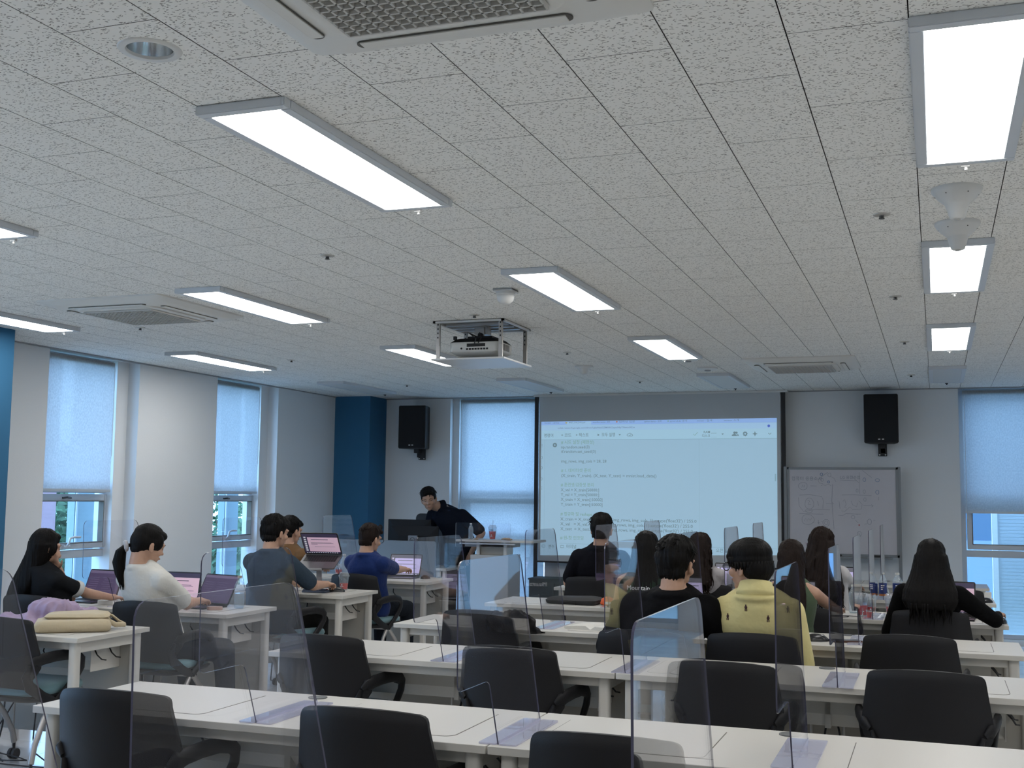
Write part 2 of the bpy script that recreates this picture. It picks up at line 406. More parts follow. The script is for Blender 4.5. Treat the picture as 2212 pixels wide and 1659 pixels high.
def blind(axis, a, b, plane, z0, label, group='roller blinds'):
    t = thing('roller_blind', label, 'blind', group=group)
    m = MB()
    if axis == 'y': m.box(plane - .0012, plane, a, b, z0, ZC - .03); t.location = (0, 0, 0)
    else: m.box(a, b, plane, plane + .0012, z0, ZC - .03)
    m.obj('fabric', BLIND, t)
    h = MB(); 
    if axis == 'y': h.box(plane - .008, plane + .006, a, b, z0 - .02, z0 + .004); h.tube([(plane - .03, a, ZC - .045), (plane - .03, b, ZC - .045)], .028, 12)
    else: h.box(a, b, plane - .006, plane + .008, z0 - .02, z0 + .004); h.tube([(a, plane + .03, ZC - .045), (b, plane + .03, ZC - .045)], .028, 12)
    h.obj('rail', ALU, t)
    c = MB()
    if axis == 'y': c.tube([(plane + .01, b - .01, ZC - .08), (plane + .012, b - .012, z0 + .3)], .003, 5)
    else: c.tube([(a + .02, plane - .01, ZC - .08), (a + .02, plane - .01, 1.3)], .003, 5)
    c.obj('cord', WPL, t)
    return t
blind('y', 7.77, 8.70, XL - .09, 1.50, 'pale roller blind over the left wall window nearest the blue column at the left edge')
blind('y', 10.20, 11.13, XL - .09, 1.50, 'pale roller blind over the second left wall window, next to the corner')
blind('x', -5.47, -4.38, YF + .06, .10, 'full length pale roller blind between the left speaker and the projection screen')
blind('x', .28, 1.45, YF + .06, 1.38, 'half lowered roller blind at the right edge, right of the whiteboard')
blind('x', 1.92, 3.18, YF + .06, 1.38, 'half lowered roller blind on the far right front window')

# ================================================================ OUTDOORS
PINK = mat('pink_cladding', (.25, .16, .19), .8, var=.05, vscale=2); PALE = mat('pale_cladding', (.27, .36, .40), .7)
GBLUE = mat('dark_curtain_wall', (.05, .10, .16), .3); GROUND = mat('street_ground', (.08, .11, .06), .9, var=.3, vscale=.3)
tag(MB().box(-90, 60, -40, 110, -15.2, -15).obj('ground', GROUND), None, None, kind='structure')
def building(label, x0, x1, y0, y1, z1, wall, nf, wm, face, nw):
    t = thing('building', label, 'building', ((x0 + x1) / 2, (y0 + y1) / 2, -15)); lx, ly = (x1 - x0) / 2, (y1 - y0) / 2
    MB().box(-lx, lx, -ly, ly, 0, z1 + 15).obj('wall', wall, t)
    for i in range(nf):
        for j in range(nw):
            z = 1.2 + i * 3.2
            if z + 1.6 > z1 + 15: continue
            if face == '+x': u = -ly + (j + .5) * 2 * ly / nw; m = MB().box(lx, lx + .05, u - .8, u + .8, z, z + 1.6)
            else: u = -lx + (j + .5) * 2 * lx / nw; m = MB().box(u - .8, u + .8, -ly - .05, -ly, z, z + 1.6)
            m.obj('window', wm, t)
    MB().box(-lx - .15, lx + .15, -ly - .15, ly + .15, z1 + 15, z1 + 15.4).obj('roof', GREY, t)
    return t
PW = mat('far_window_glass', (.16, .22, .3), .2)
building('pinkish clad building outside the first left window', -52, -42, 32, 48, 9, PINK, 0, PW, '+x', 1)
building('low grey roofed building outside the second left window', -60, -50, 86, 94, -4, PALE, 3, PW, '+x', 3)
# vertical facade fins just outside the left windows
for y, lb in ((8.83, 'pale blue facade fin outside the first left window'), (11.26, 'pale blue facade fin outside the second left window')):
    t = thing('facade_fin', lb, 'facade panel', (XL - .62, y, 0), group='facade fins outside the left wall')
    MB().box(-.05, .05, 0, .27, -.3, 3.2).obj('panel', PALE, t, bevel=.01); MB().box(.05, .06, 0, .02, -.3, 3.2).obj('edge_strip', ALU, t)
building('dark blue glazed building outside the right window', -2.5, 1.58, 29, 36, 8, GBLUE, 8, PW, '-y', 3)
t = thing('facade_fin', 'ribbed white facade panel outside the right window', 'facade panel', (1.1, YF + 1.6, 0))
m = MB()
PAL2 = mat('white_ribbed_cladding', (.42, .47, .50), .7)
MB().box(-.44, 3.6, 0, .1, -3.2, 3.2).obj('panel', PAL2, t)  # stretched sideways, out of view, to keep bright sky off the far window
for i in range(150): m.box(-.42, 3.58, -.002, 0, -3 + i * .04, -2.978 + i * .04)
m.obj('rib', PAL2, t)['kind'] = 'stuff'
MB().box(-.50, -.44, -.03, .12, -3.2, 3.2).obj('edge_strip', WPL, t)
TL = ('beside the pinkish building', 'second behind the first left window', 'nearest, low in the first left window', 'tall one between the two buildings', 'short one behind the first window fin', 'in front of the low grey building', 'small one left of the low building', 'farthest one at the second left window')
LEAF = mat('tree_foliage', (.06, .14, .075), .8, var=.5, vscale=1.2); BARK = mat('bark', (.12, .09, .06), .9)
def tree(x, y, h, r, label):
    t = thing('tree', label, 'tree', (x, y, -15), group='trees outside the left windows')
    g = random.Random(int(x * 31 + y)); lv = MB(); tr = MB().tube([(0, 0, 0), (0, 0, h * .5), (.3, .2, h * .8)], [.3, .22, .08], 7)
    tr.obj('trunk', BARK, t)
    for k in range(1400):
        a, b = g.uniform(0, 2 * pi), g.uniform(-1, 1); q = r * g.uniform(.55, 1.0) * (1 + .2 * noise.noise(Vector((a, b * 2, x))))
        c = Vector((q * cos(a) * math.sqrt(1 - b * b), q * sin(a) * math.sqrt(1 - b * b), h * .72 + b * q * 1.15))
        s = g.uniform(.18, .42); u = Vector((g.uniform(-1, 1), g.uniform(-1, 1), g.uniform(-1, 1))).normalized(); v = u.orthogonal().normalized()
        lv.add([c - u * s, c + v * s * .6, c + u * s, c - v * s * .6], [(0, 1, 2, 3)])
    o = lv.obj('foliage', LEAF, t); o['kind'] = 'stuff'
for i, (x, y, h, r) in enumerate(((-47, 54.6, 19, 3.6), (-56, 63, 21, 4.2), (-36, 43.5, 12.5, 2.6), (-66, 76, 20, 4.8), (-44, 66, 13.8, 3.2), (-72, 106, 17, 4.5), (-50, 77, 13.5, 3.6), (-84, 106, 19, 4.5))):
    tree(x, y, h, r, 'leafy green tree outside, ' + TL[i])
# ================================================================ CEILING THINGS
LIT = mat('lit_diffuser', (.9, .9, .9), .5, emis=(1.0, .985, .96), es=LAMP_STRENGTH)
UNLIT = mat('unlit_diffuser', (.60, .61, .60), .5)
def fixture(x0, y0, lit, label, L_=1.31, Wd=.318):
    t = thing('ceiling_light', label, 'ceiling light', (x0, y0, ZC), group='rectangular ceiling lights')
    f = MB(); e = .038
    f.box(0, Wd, 0, e, -.029, 0); f.box(0, Wd, L_ - e, L_, -.029, 0); f.box(0, e, e, L_ - e, -.029, 0); f.box(Wd - e, Wd, e, L_ - e, -.029, 0)
    f.obj('frame', FIXG, t, bevel=.003)
    MB().box(e, Wd - e, e, L_ - e, -.0275, -.024).obj('diffuser', LIT if lit else UNLIT, t)
    c = MB().box(Wd / 2 - .012, Wd / 2 + .016, L_ + .0, L_ + .018, -.036, -.008); c.cyl((Wd / 2 + .004, L_ + .01), .006, -.046, -.036, 10)
    c.obj('latch', WPL if lit else BLACK, t)
for x0, y0, lit, lab in (
    (-2.145, 2.98, 1, 'lit ceiling light, the long one nearest the camera left of centre'),
    (-2.145, 5.70, 1, 'lit ceiling light just right of the smoke detector'),
    (-2.145, 8.41, 1, 'lit ceiling light between the projector and the far air conditioner'),
    (-2.145, 11.09, 0, 'switched off ceiling light in front of the projection screen right half'),
    (-4.20, 2.93, 1, 'lit ceiling light cut by the left edge, upper of the two there'),
    (-4.20, 5.70, 1, 'lit ceiling light just right of the left air conditioner'),
    (-4.20, 8.41, 1, 'lit ceiling light partly hidden behind the projector lift'),
    (-4.20, 11.07, 0, 'switched off ceiling light above the screen left edge'),
    (-6.20, 5.58, 1, 'lit ceiling light cut by the left edge, lower of the two there'),
    (-6.20, 8.31, 1, 'lit ceiling light above the second left window pier'),
    (-6.20, 10.94, 0, 'switched off ceiling light in front of the corner blue column'),
    (-.04, 2.96, 1, 'lit ceiling light at the top right corner, largest on the right'),
    (-.04, 5.64, 1, 'lit ceiling light behind the lower cone shaped detector'),
    (-.04, 8.34, 1, 'lit ceiling light, third from the top in the right column'),
    (-.04, 10.99, 0, 'switched off ceiling light above the right speaker side, right column'),
    (-4.20, .2, 1, 'lit ceiling light outside the frame, rear left'), (-2.145, .2, 1, 'lit ceiling light outside the frame, rear middle'),  # lamps from here on are unseen, added for room lighting
    (-.04, .2, 1, 'lit ceiling light directly above the camera'), (2.0, 2.96, 1, 'lit ceiling light on the right, outside the frame near'),
    (2.0, 5.64, 1, 'lit ceiling light on the right, outside the frame middle'), (2.0, 8.34, 1, 'lit ceiling light on the right, outside the frame far'),
    (-6.20, 2.9, 1, 'lit ceiling light outside the frame, rear left side'),(2.0, .2, 1, 'lit ceiling light outside the frame, rear right')):
    fixture(x0, y0, lit, lab)

def cassette(x, y, label, S=.47):
    t = thing('air_conditioner', label, 'air conditioner', (x, y, ZC), group='four way ceiling cassette air conditioners')
    def loop(h, r, z, n=6): return [(a, b, z) for a, b in rrect(-h, h, -h, h, r, n)]
    b = MB(); b.rings([loop(S, .03, 0), loop(S, .03, -.010), loop(S - .035, .10, -.030), loop(S - .06, .12, -.040)], True)
    b.obj('housing', ACBODY, t, smooth=50)
    # raised square panel with the grille
    q = S - .16
    p = MB(); p.rings([loop(q, .09, -.036), loop(q, .09, -.050), loop(q - .03, .04, -.055), loop(q - .045, .035, -.052)], True); p.obj('grille_frame', ACBODY, t, smooth=50)
    for k in range(4):
        M = Matrix.Rotation(k * pi / 2, 4, 'Z')
        s = MB(); o = [(u, v, -.0415) for u, v in rrect(-q + .02, q - .02, q + .030, q + .072, .020)]
        s.rings([[M @ Vector((a, b_, z)) for a, b_, z in o], [M @ Vector((a, b_, z - .003)) for a, b_, z in o]]); s.obj('outlet_slot', mat('slot_grey', (.09, .085, .075), .7), t)
        v = MB(); v.box(-q + .034, q - .034, q + .033, q + .068, -.0475, -.0445, M=Matrix.Rotation(k * pi / 2, 4, 'Z') @ Matrix.Translation((0, 0, 0)))
        v.obj('louvre', ACBODY, t)
    g = MB(); h = q - .05
    g.box(-h, h, -h, h, -.0535, -.052, mi=1)
    n = 17
    for i in range(n + 1):
        u = -h + 2 * h * i / n; g.box(u - .003, u + .003, -h, h, -.064, -.0535); g.box(-h, h, u - .003, u + .003, -.064, -.0535)
    g.obj('grille', [ACGRILL, mat('grille_depth', (.26, .25, .23), .8)], t)
    return t
cassette(-1.09, 2.24, 'large white ceiling air conditioner cut off by the top edge')
cassette(-4.86, 6.28, 'white ceiling air conditioner on the left, beside the ceiling light')
cassette(-1.08, 10.44, 'small far white ceiling air conditioner right of the screen')

# recessed downlight
t = thing('downlight', 'round recessed chrome downlight at the upper left', 'downlight', (DLX, DLY, ZC))
MB().lathe([(.062, .004), (.064, -.004), (.082, -.005), (.086, 0), (.086, .001)], cap=False, n=40).obj('trim_ring', WPL, t, smooth=60)
MB().lathe([(.064, -.002), (.060, .03), (.050, .07), (.03, .10), (.001, .11)], cap=False, n=40).obj('reflector', mat('chrome_reflector', (.75, .78, .8), .15, metal=.9), t, smooth=60)
MB().lathe([(.001, .04), (.016, .045), (.02, .07), (.014, .10)], cap=False, n=20).obj('bulb', WPL, t, smooth=60)

def cone_sensor(x, y, lab):
    t = thing('bell_sensor', lab, 'detector', (x, y, ZC), group='white cone shaped ceiling units')
    MB().lathe([(.093, 0), (.094, -.010), (.086, -.022), (.070, -.040), (.050, -.058), (.044, -.064), (.034, -.098), (.028, -.116), (.022, -.120), (.001, -.120)], n=40, cap=False).obj('bell', WPL, t, smooth=50)
    MB().cyl((0, 0), .012, -.123, -.120, 16).obj('lens', ACGRILL, t)
    for k in range(6):
        a = k * pi / 3; m = MB().box(.074, .080, -.002, .002, -.032, -.018, M=Matrix.Rotation(a, 4, 'Z')); m.obj('slot', DARK, t)
cone_sensor(.10, 4.71, 'white cone shaped ceiling unit, upper of the pair at right')
cone_sensor(.112, 5.30, 'white cone shaped ceiling unit, lower one in front of the light')

t = thing('smoke_detector', 'white dome smoke detector left of the middle ceiling light', 'detector', (-2.33, 6.28, ZC))
MB().box(-.065, .065, -.065, .065, -.016, 0).obj('base', WPL, t, bevel=.02)
MB().lathe([(.056, -.016), (.058, -.030), (.050, -.036), (.052, -.042), (.046, -.066), (.028, -.084), (.001, -.088)], n=28, cap=False).obj('dome', WPL, t, smooth=40)
t = thing('smoke_detector', 'small conical white detector between projector and screen', 'detector', (-3.01, 10.2, ZC))
MB().lathe([(.085, 0), (.083, -.014), (.05, -.03), (.03, -.075), (.001, -.085)], n=24, cap=False).obj('dome', WPL, t, smooth=40)
for x, y, lb in ((-1.98, 9.86, 'flat round white ceiling disc under the far ceiling light'), (-1.95, 10.62, 'flat round white ceiling disc nearer the screen')):
    t = thing('ceiling_disc', lb, 'detector', (x, y, ZC)); MB().lathe([(.095, 0), (.093, -.014), (.07, -.022), (.001, -.024)], n=28, cap=False).obj('cover', WPL, t, smooth=40)
    MB().lathe([(.03, -.023), (.028, -.032), (.001, -.034)], n=16, cap=False).obj('cap', GREY, t)
k = 0
for x, y, lb in ((-2.86, 5.12, 'ceiling sprinkler left of the smoke detector'), (-.19, 5.05, 'ceiling sprinkler left of the cone shaped units'), (-.2, 7.14, 'ceiling sprinkler left of the second right light'),
                 (-.2, 9.23, 'ceiling sprinkler left of the third right light'), (-.2, 11.7, 'ceiling sprinkler next to the switched off right light'), (-5.42, 9.1, 'ceiling sprinkler right of the second left light'),
                 (-5.40, 11.5, 'ceiling sprinkler above the left speaker'), (-5.44, 7.0, 'ceiling sprinkler below the left air conditioner'), (-2.86, 9.2, 'ceiling sprinkler right of the projector lift'), (-2.85, 11.7, 'ceiling sprinkler between the two switched off lights'),
                 (-2.86, 7.12, 'ceiling sprinkler just in front of the projector lift')):
    t = thing('sprinkler', lb, 'sprinkler', (x, y, ZC), group='ceiling sprinklers')
    MB().lathe([(.036, 0), (.035, -.004), (.012, -.006), (.001, -.006)], n=20, cap=False).obj('escutcheon', mat('pale_metal', (.55, .53, .48), .4, metal=.3), t)
    m = MB().cyl((0, 0), .006, -.017, -.005, 10); m.cyl((0, 0), .012, -.020, -.017, 14); m.tube([(-.008, 0, -.006), (-.009, 0, -.014), (0, 0, -.020), (.009, 0, -.014), (.008, 0, -.006)], .0015, 5)
    m.obj('head', mat('dark_steel', (.10, .10, .10), .4, metal=.6), t)

# projector lift
px0, px1, py0, py1 = -3.24, -2.72, 7.30, 7.86
t = thing('projector_lift', 'white ceiling lift cage lowered with its panel under the projector', 'projector lift', ((px0 + px1) / 2, (py0 + py1) / 2, ZC))
hx, hy = (px1 - px0) / 2, (py1 - py0) / 2
MB().box(-hx, hx, -hy, hy, -.004, -.001).obj('recess_plate', mat('recess_grey', (.20, .20, .19), .5, metal=.4), t)
m = MB()
for a, b, c, d in ((-hx, hx, -hy, -hy + .018), (-hx, hx, hy - .018, hy), (-hx, -hx + .018, -hy, hy), (hx - .018, hx, -hy, hy)): m.box(a, b, c, d, -.016, -.001)
m.obj('opening_trim', WPL, t)
zb = -.262
MB().box(-hx - .008, hx + .008, -hy - .008, hy + .008, zb - .012, zb).obj('drop_panel', mat('drop_panel_white', (.62, .63, .62), .3), t, bevel=.002)
for sx in (-1, 1):
    for sy in (-1, 1):
        x, y = sx * (hx - .03), sy * (hy - .03)
        p = MB().box(x - .014, x + .014, y - .006, y + .006, zb, -.004, mi=0); p.box(x - .010, x + .010, y - .010, y - .006, zb + .09, -.01, mi=0)
        for q in range(4): p.box(x - .004, x + .004, y - .0115, y - .010, -.03 - q * .03, -.018 - q * .03, mi=1)
        p.obj('slide_rail', [SILVER, DARK], t)
m = MB()
for i in range(3): m.box(-hx + .03, hx - .03, -hy + .15 + i * .12, -hy + .18 + i * .12, -.02, -.004)
m.obj('cross_bar', SILVER, t)
m = MB().box(-.05, .05, -.04, .04, -.07, -.006); m.box(-.03, .03, -.05, -.04, -.09, -.02)
m.obj('mount_bracket', SILVER, t, bevel=.003)

t = thing('projector', 'white and black projector hanging in the ceiling lift', 'projector', (-2.96, 7.50, ZC - .245))
bx, by = .185, .14
MB().rings([[(a, b, z) for a, b in rrect(-bx + i, bx - i, -by + i, by - i, .03)] for z, i in ((.012, .035), (.028, .008), (.035, 0), (.095, 0), (.10, .004))]).obj('case', mat('projector_white', (.60, .59, .55), .4), t, smooth=50)
m = MB().rings([[(a, b, z) for a, b in rrect(-bx + i, bx - i, -by + i, by - i, .03)] for z, i in ((.10, .002), (.125, .03), (.13, .045))]); m.box(-.16, -.14, -.12, -.10, .12, .145); m.box(-.08, .10, -.05, .08, .128, .15)
m.obj('top_shell', BLACKP, t, smooth=40)
for q in range(8): MB().box(-.055 + q * .021, -.040 + q * .021, -by - .002, -by, .044, .056).obj('port', DARK, t)
MB().box(-.05, .085, -by - .002, -by, .066, .088).obj('port_panel', DARK, t); MB().tube([(-.09, -by - .002, .055), (-.09, -by + .001, .055)], .007, 10).obj('power_socket', DARK, t)
m = MB()
for q in range(9): m.box(bx - .001, bx + .0012, -by + .05 + q * .018, -by + .058 + q * .018, .045, .09)
m.obj('side_vent', DARK, t)
m = MB().tube([(0, -.03, .15), (.02, -.08, .17), (.05, -.13, .13), (.04, -.152, .09)], .004, 6); m.tube([(-.02, -.02, .15), (-.05, -.09, .165), (.02, -.15, .12), (.01, -.15, .085)], .004, 6)
m.tube([(.0, -.02, .14), (0, -.01, .17)], .02, 10)
m.obj('cable', BLACK, t)
# ================================================================ DESKS
DL, DD, DH = 1.732, .60, .72
def make_desk(label, loc):
    t = thing('desk', label, 'desk', loc, group='white two seat classroom desks')
    MB().prism(rrect(0, DL, 0, DD, .004, 2), 'z', DH - .025, DH).obj('tabletop', WHITE, t, bevel=.0015, seg=1)
    gap = mat('panel_gap', (.12, .11, .10), .8)
    for x0 in (.115, 1.055):
        x1, y0, y1 = x0 + .53, .085, .50
        MB().prism(rrect(x0 - .003, x1 + .003, y0 - .003, y1 + .003, .04, 5, (0, 0, 1, 1)), 'z', DH, DH + .0004).obj('panel_gap', gap, t)
        MB().prism(rrect(x0, x1, y0, y1, .038, 5, (0, 0, 1, 1)), 'z', DH, DH + .0012).obj('flip_panel', WHITE, t)
    MB().lathe([(.036, DH), (.036, DH + .003), (.030, DH + .004), (.001, DH + .003)], (.845, .545, 0), 24, cap=False).obj('cable_grommet', mat('grommet_grey', (.10, .105, .11), .5), t)
    for x in (.032, DL - .032 - .05):
        for y in (.028, DD - .028 - .05):
            MB().prism(rrect(x, x + .05, y, y + .05, .014, 3), 'z', .012, DH - .025).obj('leg', METALW, t, smooth=40)
            MB().cyl((x + .025, y + .025), .02, 0, .012, 12).obj('foot', BLACK, t.children[-1])
    m = MB(); m.box(.082, DL - .082, .05, .075, DH - .068, DH - .025); m.box(.082, DL - .082, DD - .075, DD - .05, DH - .068, DH - .025)
    for x in (.045, DL - .07): m.box(x, x + .025, .078, DD - .078, DH - .085, DH - .025)
    m.obj('apron', METALW, t, bevel=.002, seg=1)
    MB().box(.05, DL - .05, DD - .058, DD - .046, .10, DH - .085).obj('modesty_panel', PANELB, t)
    tr = MB().prism([(.30, .66), (.30, .56), (.36, .50), (.54, .50), (.54, .66), (.535, .66), (.535, .505), (.363, .505), (.305, .562), (.305, .66)], 'x', .16, DL - .16)
    tr.box(.155, .16, .30, .54, .50, .66); tr.box(DL - .16, DL - .155, .30, .54, .50, .66)
    tr.obj('cable_tray', METALW, t)
    MB().box(DL / 2 - .012, DL / 2 + .012, .30, .50, .50, DH - .025).obj('tray_bracket', METALW, t)
    for x in (DL / 2 - .09, DL / 2 + .05): MB().tube([(x, .45, DH - .025), (x + .005, .46, .4), (x, .47, .02)], .006, 6).obj('support_rod', SILVER, t)
    c = MB()
    for x in (.5, 1.25): c.tube([(x, .33, .66), (x + .02, .28, .60), (x + .05, .27, .57), (x + .09, .285, .56)], .004, 6)
    c.tube([(.9, .4, .5), (.93, .38, .35), (.9, .40, .15), (.95, .3, .008), (1.1, .2, .006)], .005, 6); c.tube([(.85, .42, .5), (.82, .38, .3), (.86, .36, .008), (.7, .2, .006)], .005, 6)
    # hooks with shiny plugs on the tray end
    for y in (.33, .45): c.tube([(DL - .158, y, .62), (DL - .13, y - .01, .59), (DL - .115, y + .01, .565), (DL - .10, y + .03, .56)], .004, 6)
    c.obj('cable', BLACK, t)
    return t
desk0 = None
ROWY = {1: 3.41, 2: 5.01, 3: 6.40, 4: 7.90, 5: 9.52, 6: 11.15}
rname = {1: 'nearest row', 2: 'second row', 3: 'third row', 4: 'fourth row', 5: 'fifth row', 6: 'front row'}
def place_desk(x, y, label):
    global desk0
    if desk0 is None: desk0 = make_desk(label, (x, y, 0)); return desk0
    return dup(desk0, (x, y, 0), 0, label)
LX, RX = -3.065, -1.328
place_desk(LX + .02, 3.41, 'white desk with two dividers, left one of the nearest row')
place_desk(RX + .02, 3.41, 'white desk at the bottom right, right one of the nearest row')
place_desk(LX, 5.01, 'white empty desk, left one of the second row from the camera')
place_desk(RX, 5.01, 'white empty desk, right one of the second row from the camera')
place_desk(LX, 6.40, 'white desk with the open book, in front of the man in black')
place_desk(RX, 6.40, 'white desk with a phone and mouse beside the yellow polo man')
place_desk(LX, 7.90, 'white desk carrying the black laptop sleeve')
place_desk(RX, 7.90, 'white desk where the long haired woman in black works at right')
place_desk(LX, 9.52, 'white desk of the black shirted man before the screen')
place_desk(RX, 9.52, 'white desk with tall bottles, fifth row right half')
place_desk(RX + .02, 11.2, 'frontmost white desk at right below the whiteboard')
place_desk(-5.945, 5.02, 'white desk with the beige tote and lilac jacket, lower left')
place_desk(-5.945, 6.38, 'white desk of the ponytailed woman and her laptop')
place_desk(-5.955, 7.93, 'white desk with the raised laptop stand')
place_desk(-5.96, 9.50, 'white desk of the navy shirted student with laptop')

# ================================================================ CHAIRS
def make_chair(label, loc, rot=0):
    t = thing('office_chair', label, 'chair', loc, rot, 'black shell classroom chairs with teal seats')
    # back shell: grid of points, curved in plan, closed with thickness
    nu, nv = 16, 12; front, back = [], []
    prof = [(.455, .175), (.49, .192), (.53, .220), (.565, .240), (.60, .245), (.64, .241), (.70, .232), (.75, .2245), (.778, .2205), (.792, .2185), (.802, .214), (.808, .206), (.811, .192), (.812, .13)]
    def pt(i, j, off):
        z, hw = prof[j]; u = -1 + 2 * i / nu
        x = u * hw; y = -.250 + .065 * (x / .22) ** 2 - .055 * (z - .45) / .36 + max(0, z - .785) * .5
        zz = z + .020 * (1 - (x / .22) ** 2) * max(0, (z - .70) / .11) + (.012 * (1 - u * u) if j == 0 else 0)
        return (x, y + off, zz)
    vs = []; fs = []
    nj = len(prof); n1 = nu + 1
    for off in (0, .016):
        for j in range(nj):
            for i in range(n1): vs.append(pt(i, j, off))
    K = nj * n1
    for j in range(nj - 1):
        for i in range(nu):
            a = j * n1 + i; fs.append((a, a + 1, a + n1 + 1, a + n1)); fs.append((K + a, K + a + n1, K + a + n1 + 1, K + a + 1))
    for j in range(nj - 1):
        for i in (0, nu):
            a = j * n1 + i; fs.append((a, a + n1, K + a + n1, K + a))
    for i in range(nu):
        for j in (0, nj - 1):
            a = j * n1 + i; fs.append((a, a + 1, K + a + 1, K + a))
    MB().add(vs, fs).obj('backrest', BLACKP, t, smooth=50)
    for s in (-1, 1):
        # stem from the shell down and forward to the seat joint
        MB().tube([(s * .205, -.212, .58), (s * .188, -.222, .53), (s * .188, -.195, .47), (s * .212, -.12, .41), (s * .225, -.04, .375)], [.018, .030, .033, .028, .022], 10, up=(1, 0, 0), flat=.5).obj('back_stem', BLACKP, t, smooth=60)
        MB().tube([(s * .210, -.205, .585), (s * .230, -.200, .600), (s * .242, -.165, .613), (s * .258, -.09, .621), (s * .266, .0, .620), (s * .267, .065, .606), (s * .264, .10, .580), (s * .258, .105, .540),
                   (s * .25, .075, .49), (s * .238, .015, .425), (s * .228, -.04, .375)], [.022, .034, .031, .029, .029, .029, .028, .026, .024, .023, .022], 12, up=(1, 0, 0), flat=.55).obj('armrest', BLACKP, t, smooth=60)
    s = MB(); s.rings([[(a, b + .01 , z) for a, b in rrect(-.215 + i, .215 - i, -.19 + i, .23 - i, .09, 6)] for z, i in ((.405, .03), (.415, .006), (.435, 0), (.455, .006), (.468, .03), (.472, .07))])
    s.obj('seat', TEAL, t, smooth=60)
    s = MB(); s.rings([[(a, b + .01, z) for a, b in rrect(-.225 + i, .225 - i, -.20 + i, .23 - i, .09, 6)] for z, i in ((.375, .05), (.390, .012), (.408, .0), (.415, .012))])
    s.obj('seat_pan', BLACKP, t, smooth=60)
    for sx in (-1, 1):
        L1 = MB().tube([(sx * .215, -.04, .375), (sx * .225, -.12, .30), (sx * .235, -.19, .18), (sx * .24, -.215, .09)], .0135, 8, flat=1.3).obj('leg', SILVER, t, smooth=60)
        L2 = MB().tube([(sx * .215, -.02, .375), (sx * .225, .08, .27), (sx * .235, .16, .16), (sx * .24, .185, .09)], .0135, 8, flat=1.3).obj('leg', SILVER, t, smooth=60)
        for L_, y in ((L1, -.215), (L2, .185)):
            c = MB().tube([(sx * .24 - .022, y, .028), (sx * .24 - .006, y, .028)], .028, 14); c.tube([(sx * .24 + .006, y, .028), (sx * .24 + .022, y, .028)], .028, 14)
            c.cyl((sx * .24, y), .008, .03, .10, 8); c.obj('caster', BLACK, L_, smooth=40)
    MB().tube([(-.215, -.03, .372), (.215, -.03, .372)], .013, 8).obj('cross_bar', SILVER, t)
    return t
chair0 = make_chair('empty black chair at the lower left, pushed to the nearest desk', (-2.60, 3.52, 0), R(1))
def chair(x, y, rz, label): return dup(chair0, (x, y, 0), R(rz), label)
BK = .255
chair(-1.685, 3.55, 0, 'empty black chair in the nearest row, second from the left')
chair(-.885, 3.46, 0, 'empty black chair in the nearest row, right of the joint of the desks')
chair(.10, 3.28, 0, 'black chair of which only the top shows at the bottom right corner')
chair(-2.73, 5.16, 0, 'empty black chair at the left end of the second row')
chair(-1.785, 5.14, 0, 'empty black chair in the second row before the desk joint')
chair(-.84, 5.04, 2, 'empty black chair in the second row seen behind the tall divider')
chair(-.055, 5.12, 0, 'large looking empty black chair in the second row at right')
chair(-2.50, 6.58, 0, 'empty black chair in the third row beside the black jacket')
chair(-1.40, 6.00, 0, 'black chair under the curly haired man in black')
chair(-.865, 6.10, 0, 'black chair under the man in the yellow polo')
chair(-.14, 6.37, 0, 'empty black chair in the third row, in front of the woman in black')
chair(-1.80, 7.72, 0, 'black chair of the long haired woman with printed shirt')
chair(-.84, 7.70, 0, 'black chair of the woman in the green sleeveless top')
chair(-.05, 7.80, 0, 'black chair under the long haired woman in black at right')
chair(-2.70, 9.62, 0, 'black chair under the black shirted man before the screen')
chair(-1.70, 9.3, 0, 'black chair of the brown haired woman in the fifth row')
chair(-.72, 9.3, 0, 'black chair of the wavy haired woman at the whiteboard side')
chair(.10, 9.75, 0, 'black chair partly hidden behind the woman in black, fifth row')
chair(-4.62, 5.13, 0, 'empty black chair with teal seat at the left edge, lower one')
chair(-5.40, 6.22, 0, 'black chair under the woman with the black and white tee')
chair(-4.53, 6.19, 4, 'black chair under the ponytailed woman in white')
chair(-4.64, 7.85, -8, 'black chair under the dark blue shirted man at left')
chair(-4.55, 9.0, -4, 'black chair under the navy shirted student beside the laptop')
chair(-5.40, 9.2, 0, 'black chair under the person in brown')

# ================================================================ ACRYLIC DIVIDERS
def make_divider(label, loc):
    t = thing('desk_divider', label, 'divider', loc, group='clear acrylic desk dividers')
    out = rpoly([(0, 0), (-.085, .205), (-.335, .205), (-.345, .575), (.185, .575), (.405, 0)], [0, .03, .03, .04, .04, 0], 5)
    MB().prism(out, 'x', -.0022, .0022, 0, 1).obj('panel', [ACR, ACRE], t)
    m = MB(); m.prism(rrect(-.062, -.004, -.012, .42, .008, 3), 'z', .0005, .005, 0); m.prism(rrect(.004, .062, -.012, .42, .008, 3), 'z', .0005, .005, 0); m.box(-.004, .004, .0, .405, .0005, .012)
    m.obj('foot', ACRB, t)
    return t
div0 = make_divider('clear divider on the nearest row, in the middle of the left desk', (-2.145, 3.445, DH))
def divider(x, y, label, rz=0): return dup(div0, (x, y, DH), R(rz), label)
divider(-1.285, 3.445, 'clear divider on the nearest row, over the joint of two desks')
divider(-.40, 3.465, 'clear divider on the nearest row at right, its top in front of the yellow shirt')
divider(-2.15, 5.03, 'clear divider on the second row, left one')
divider(-1.29, 5.03, 'clear divider over the second row desk joint, before the man in black')
divider(-.395, 5.01, 'clear divider on the second row, right one beside the yellow polo man')
